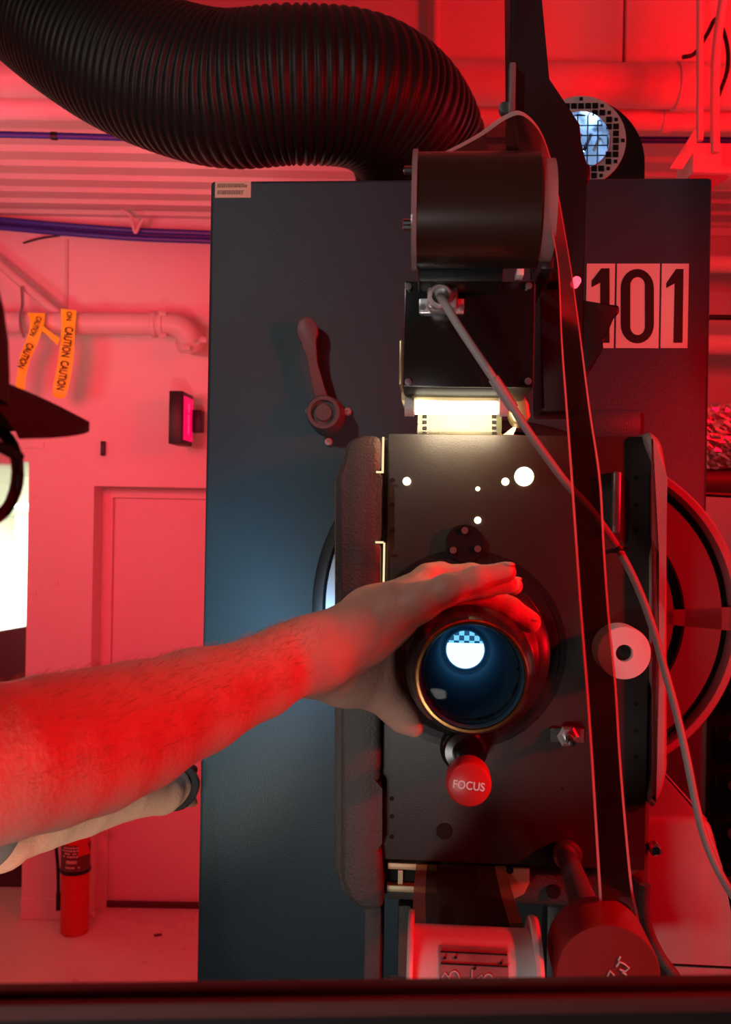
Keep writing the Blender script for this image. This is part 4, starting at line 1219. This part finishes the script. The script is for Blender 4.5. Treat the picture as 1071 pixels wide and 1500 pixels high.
gx = axis((-.84, -.36, .0065), (-.36, -.2, .003), (-.2, -.1, .0025), (-.1, .17, .0016))
gy = axis((.20, .5, .0035), (.5, .74, .0025), (.74, .88, .0016), (.88, 1.68, .005))
gz = axis((H - .92, H - .46, .009), (H - .46, H - .24, .004), (H - .24, H - .03, .0016), (H - .03, H + .17, .003))
bme = field_mesh(pr_, gx, gy, gz, 'body')
base_p = Vector((-.62, .60, .30))
bme.transform(Matrix.Translation(-base_p))
person = thing('person', 'person in black cap and grey shirt leaning in from left, hand on the lens', 'person', loc=base_p)
body = link('body', bme, M['skin'], person, angle=None)

# finger nails
for (x, y, d, r) in ((746, 827, .773, 9), (757, 848, .853, 8), (782, 908, .811, 8)):
    MB().ball(P(x, y, d) - base_p, S(r, d), 14, (1.0, .7, .45)).obj('finger_nail', M['nail'], person)
# hair of the forearm
n = len(bme.vertices)
co = np.empty(n * 3, np.float32); bme.vertices.foreach_get('co', co); co = co.reshape(-1, 3) + np.array(base_p)
no = np.empty(n * 3, np.float32); bme.vertex_normals.foreach_get('vector', no); no = no.reshape(-1, 3)
a0, a1 = np.array(P(-40, 1128, .555)), np.array(P(452, 958, .782))
ab = a1 - a0; t = ((co - a0) @ ab) / (ab @ ab)
dist = np.linalg.norm(co - a0 - t[:, None] * ab, axis=1)
ok = np.nonzero((t > 0) & (t < .97) & (dist < .08) & (no[:, 2] > -.15))[0]
rng = np.random.default_rng(3)
pick = rng.choice(ok, size=min(1500, len(ok)), replace=False)
ad = ab / np.linalg.norm(ab)
hv, hf = [], []
for i in pick:
    p = co[i] - np.array(base_p); nn = no[i]
    side = np.cross(ad, nn); side /= np.linalg.norm(side) + 1e-9
    ln = rng.uniform(.005, .010); sw = rng.normal(0, .35)
    dirv = ad * .8 + side * sw + nn * .35 + np.array((0, 0, .12))
    dirv /= np.linalg.norm(dirv)
    b = len(hv); w = .00012
    for q, (s, ww) in enumerate(((0, w), (.55, w * .8), (1.0, w * .2))):
        c = p + dirv * ln * s + nn * (.0022 * s - .0030 * s * s)
        for k in range(3):
            an = 2 * PI * k / 3
            hv.append(c + (nn * math.cos(an) + side * math.sin(an)) * ww)
    for q in range(2):
        for k in range(3):
            hf.append((b + q * 3 + k, b + q * 3 + (k + 1) % 3, b + q * 3 + 3 + (k + 1) % 3, b + q * 3 + 3 + k))
hm = bpy.data.meshes.new('arm_hair'); hm.from_pydata([tuple(v) for v in hv], [], hf)
link('arm_hair', hm, M['armhair'], person, kind='stuff', angle=None)

# cap
mb = MB(); n0 = 0
cc_ = hp(0, -.008, .026) - base_p
bm = mb.bm; rings = []
for i in range(13):
    ph = PI / 2 * i / 12
    if i == 12: rings.append([bm.verts.new(cc_ + Fu * .108)]); continue
    rr = math.cos(ph) ** .8; zz = math.sin(ph) * .108
    rings.append([bm.verts.new(cc_ + Fr * (.099 * rr * math.cos(q)) + Ff * (.109 * rr * math.sin(q)) + Fu * zz) for q in [2 * PI * k / 48 for k in range(48)]])
for A, B in zip(rings, rings[1:]):
    for k in range(48):
        k2 = (k + 1) % 48
        bm.faces.new((A[k], A[k2], B[k2], B[k]) if len(B) > 1 else (A[k], A[k2], B[0]))
low = [bm.verts.new(v.co - Fu * .012) for v in rings[0]]
for k in range(48): bm.faces.new((low[k], low[(k + 1) % 48], rings[0][(k + 1) % 48], rings[0][k]))
cap = mb.obj('cap', M['cap'], person, angle=60)
mb = MB(); bm = mb.bm
g0, g1 = [], []
NS, NT = 24, 10
for i in range(NS + 1):
    s = -1 + 2 * i / NS; r0, r1 = [], []
    for j in range(NT + 1):
        t = j / NT
        rr = .074 * s * (1 - .10 * t * t)
        f0 = .100 * math.sqrt(max(0, 1 - (s * .80) ** 2)) - .012
        ln = .096 * math.sqrt(1 - .90 * s * s)
        p = HC - base_p + Fr * rr + Ff * (f0 + ln * t) + Fu * (.031 - .015 * s * s - .009 * t - .006 * t * t)
        r0.append(bm.verts.new(p)); r1.append(bm.verts.new(p + Fu * .0045))
    g0.append(r0); g1.append(r1)
for i in range(NS):
    for j in range(NT):
        bm.faces.new((g0[i][j], g0[i + 1][j], g0[i + 1][j + 1], g0[i][j + 1])); bm.faces.new((g1[i][j], g1[i][j + 1], g1[i + 1][j + 1], g1[i + 1][j]))
for i in range(NS):
    bm.faces.new((g0[i][NT], g0[i + 1][NT], g1[i + 1][NT], g1[i][NT])); bm.faces.new((g0[i][0], g1[i][0], g1[i + 1][0], g0[i + 1][0]))
for i in (0, NS):
    for j in range(NT):
        bm.faces.new((g0[i][j], g0[i][j + 1], g1[i][j + 1], g1[i][j]))
mb.obj('visor', M['cap'], cap, angle=50)
MB().ball(cc_ + Fu * .109, .008, 12, (1, 1, .6)).obj('button', M['cap'], cap)
# hair below the cap
hairp = []
for pr0 in (('e', hp(0, -.022, .030) - base_p, RC, (.080, .092, .075), .01), ('e', hp(0, -.045, -.025) - base_p, RC, (.064, .055, .05), .02)):
    hairp.append(pr0)
hairp.append(('e', hp(0, .085, -.03) - base_p, RC, (.085, .085, .11), -.006))
hh = HC - base_p
link('hair', field_mesh(hairp, axis((hh.x - .13, hh.x + .13, .004)), axis((hh.y - .16, hh.y + .13, .004)), axis((hh.z - .1, hh.z + .13, .004)), 'hair'), M['hair'], person, angle=None)
# glasses
mb = MB()
for s in (-1, 1):
    pts = [hp(s * (.033 + .026 * math.cos(q)), .096 - .010 * (abs(.033 + .026 * math.cos(q)) / .06) ** 2, -.013 + .021 * math.sin(q)) - base_p for q in [2 * PI * k / 32 for k in range(33)]]
    mb.tube(pts, .0028, 8, caps=False)
    mb.tube(spline([hp(s * .060, .086, -.006) - base_p, hp(s * .073, .04, .002) - base_p, hp(s * .080, -.006, .004) - base_p, hp(s * .080, -.022, -.012) - base_p], 6), .0024, 8)
mb.tube([hp(-.009, .0965, -.008) - base_p, hp(0, .098, -.006) - base_p, hp(.009, .0965, -.008) - base_p], .0022, 8)
gl = mb.obj('glasses', M['gloss'], person)
for s in (-1, 1):
    mb = MB(); mb.lathe([(.0, 0), (.012, .0002), (.0245, .0015)], hp(s * .033, .0945, -.013) - base_p, -(Ff + Fr * (.10 * s)), 28)
    mb.obj('spectacle_lens', M['glass'], gl)
for s in (-1, 1):
    MB().ball(hp(s * .031, .0835, -.002) - base_p, .0112, 16).obj('eye', M['eye'], person)
    MB().ball(hp(s * .031, .0905, -.002) - base_p, .0055, 12).obj('iris', M['hair'], person)
# band on the far wrist
wa, wb = P(255, 1152, 1.395), P(257, 1152, 1.445)
dv = (wb - wa).normalized()
MB().lathe([(.026, -.001), (.034, -.001), (.0352, .003), (.0345, .10), (.033, .103), (.026, .103)], wa - base_p, dv, 32).obj('glove_cuff', M['black'], person)
# clothes
def cloth(name, prims, box, st, m):
    prims = [(q[0], q[1] - base_p, q[2] - base_p, *q[3:]) if q[0] == 'c' else q for q in prims]
    lo, hi = box
    return link(name, field_mesh(prims, *[axis((lo[i] - base_p[i], hi[i] - base_p[i], st)) for i in range(3)], name), m, person, angle=None)
sh = []
def s_(a, b, ra, rb, k=.03): sh.append(('c', Vector(a), Vector(b), ra, rb, k))
s_(V(-.47, .46, -.24), V(-.47, .71, -.24), .098, .098, .05)
s_(V(-.47, .585, -.26), V(-.56, .60, -.48), .130, .125, .06)
s_(V(-.57, .52, -.55), V(-.57, .68, -.55), .113, .113, .06)
s_(V(-.64, .55, -.74), V(-.64, .69, -.74), .118, .118, .06)
s_(rsh, V(-.46, .5, -.19), .072, .075, .04); s_(lsh, V(-.48, .66, -.19), .072, .075, .04)
s_(rsh, rsh.lerp(relb, .72), .070, .066); s_(lsh, lsh.lerp(lelb, .80), .070, .062)
s_(V(-.445, .57, -.175), V(-.44, .56, -.165), .078, .074, .02)
cloth('shirt', sh, ((-.85, .2, H - .95), (-.2, 1.3, H + .0)), .009, M['shirt'])
tr_ = []
for y in (.52, .71):
    tr_ += [('c', V(-.65, .61, -.74), V(-.65, y, -.80), .115, .105, .05), ('c', V(-.65, y, -.80), Vector((-.60, y - .01, .80)), .098, .068, .03), ('c', Vector((-.60, y - .01, .80)), Vector((-.66, y - .01, .40)), .068, .058, .03)]
cloth('trousers', tr_, ((-.9, .3, .32), (-.4, .95, H - .6)), .012, M['trouser'])
for y in (.51, .70):
    sp_ = [('c', Vector((-.69, y, .345)), Vector((-.50, y, .340)), .040, .036, .02), ('c', Vector((-.67, y, .40)), Vector((-.66, y, .36)), .045, .045, .02)]
    me_ = cloth('shoe', sp_, ((-.78, y - .08, .28), (-.42, y + .08, .46)), .006, M['shoe'])
# ================================================================== LIGHT
def lamp(name, kind, loc, target, color, power, size=.2, sizey=None, spread=None):
    l = bpy.data.lights.new(name, kind); l.color = color; l.energy = power
    if kind == 'AREA':
        l.size = size
        if sizey: l.shape = 'RECTANGLE'; l.size_y = sizey
        if spread: l.spread = math.radians(spread)
    else:
        l.shadow_soft_size = size
    o = bpy.data.objects.new(name, l); COL.objects.link(o); o.location = loc
    if target is not None:
        o.rotation_euler = (Vector(target) - Vector(loc)).to_track_quat('-Z', 'Y').to_euler()
    return o

RED = (1, .0, .006)
# red work light to the right of the machine, a little in front of it
o = lamp('red_work_light', 'SPOT', V(1.22, .22, .30), V(.06, .85, -.13), RED, 80, .05)
o.data.spot_size = math.radians(82); o.data.spot_blend = .35
o = lamp('red_side_fill', 'SPOT', V(1.35, .60, -.12), V(.40, 1.08, -.25), RED, 34, .05)  # extra red fill added to redden the right casting, wheel and housing
o.data.spot_size = math.radians(48); o.data.spot_blend = .5
# red lamps over the back of the booth
lamp('red_back_light', 'AREA', V(-1.35, 1.8, .45), V(-1.3, 4.4, .20), (1, .036, .075), 20, .5, spread=125)
lamp('red_corner_light', 'AREA', V(1.35, 1.6, .75), V(.75, 4.0, .9), RED, 27, .4)
o = lamp('forearm_fill', 'SPOT', V(-.16, .15, -.95), V(-.31, 1.22, -.39), (1, .74, .55), 42, .05)  # added warm fill aimed only at the far forearm
o.data.spot_size = math.radians(24); o.data.spot_blend = .6
lamp('red_low_light', 'AREA', V(-.12, 2.7, -.7), V(-1.0, 4.4, -1.1), RED, 5, .3)
# daylight-white room beyond the doorway
lamp('next_room_light', 'AREA', (-2.5, 6.2, nceil - .03), (-2.5, 6.2, 0), (.92, 1, .84), 100, .8)
# pale light of the auditorium coming up through the port from below
lamp('auditorium_light', 'AREA', V(-.62, -.80, -.70), V(-.20, 1.3, .40), (1, .96, .92), 2.4, .4, spread=84)
# added white fill from high left of the port, to lift the lamphouse front
o = lamp('lamphouse_fill', 'SPOT', V(-1.0, -.25, .95), V(.03, 1.45, .16), (1, .97, .93), 20, .06)
o.data.spot_size = math.radians(50); o.data.spot_blend = .6
# added white fill standing in for doorway light on the ribbed back-left ceiling
lamp('ceiling_fill', 'AREA', V(-1.75, 2.75, .35), V(-1.0, 3.75, 1.34), (1, .93, .88), 2.0, .3)
# exciter lamp strip
a, b = FP.M @ L(670, 600, -.005), FP.M @ L(670, 600, .2)
lamp('exciter_light', 'AREA', FP.M @ L(672, 606, -.03), FP.M @ L(600, 560, .5), (1, .82, .55), .2, .08, .02)
# blue-white spill from the lamphouse aperture behind the projector head
lamp('aperture_spill', 'AREA', FP.M @ L(470, 1000, .17), FP.M @ L(380, 900, .49), (.32, .66, 1), .32, .08, spread=85)
lamp('blower_light', 'POINT', FB.M @ Vector((rc.x, .085, rc.z - .01)), None, (.25, .50, 1), .7, .01)

w = bpy.data.worlds.new('booth dark'); SC.world = w; w.use_nodes = True
w.node_tree.nodes['Background'].inputs[0].default_value = (.25, .3, .4, 1)
w.node_tree.nodes['Background'].inputs[1].default_value = .012

cd = bpy.data.cameras.new('camera'); cam = bpy.data.objects.new('camera', cd); COL.objects.link(cam)
cd.sensor_width = 36; cd.sensor_fit = 'AUTO'; cd.lens = 36 * FPX / 1500
cam.matrix_world = Matrix.Translation(CAM) @ Matrix((( RV.x, UV.x, 0, 0), (0, 0, -1, 0), (RV.z, UV.z, 0, 0), (0, 0, 0, 1)))
cd.clip_start = .02
cd.dof.use_dof = True; cd.dof.focus_distance = 1.05; cd.dof.aperture_fstop = cd.lens / 2.6
SC.camera = cam
SC.view_settings.view_transform = 'Standard'; SC.view_settings.look = 'None'
SC.view_settings.gamma = 1; SC.view_settings.use_curve_mapping = False
SC.view_settings.exposure = 0.0
SC.cycles.max_bounces = 8; SC.cycles.transparent_max_bounces = 12
SC.cycles.sample_clamp_indirect = 4.0
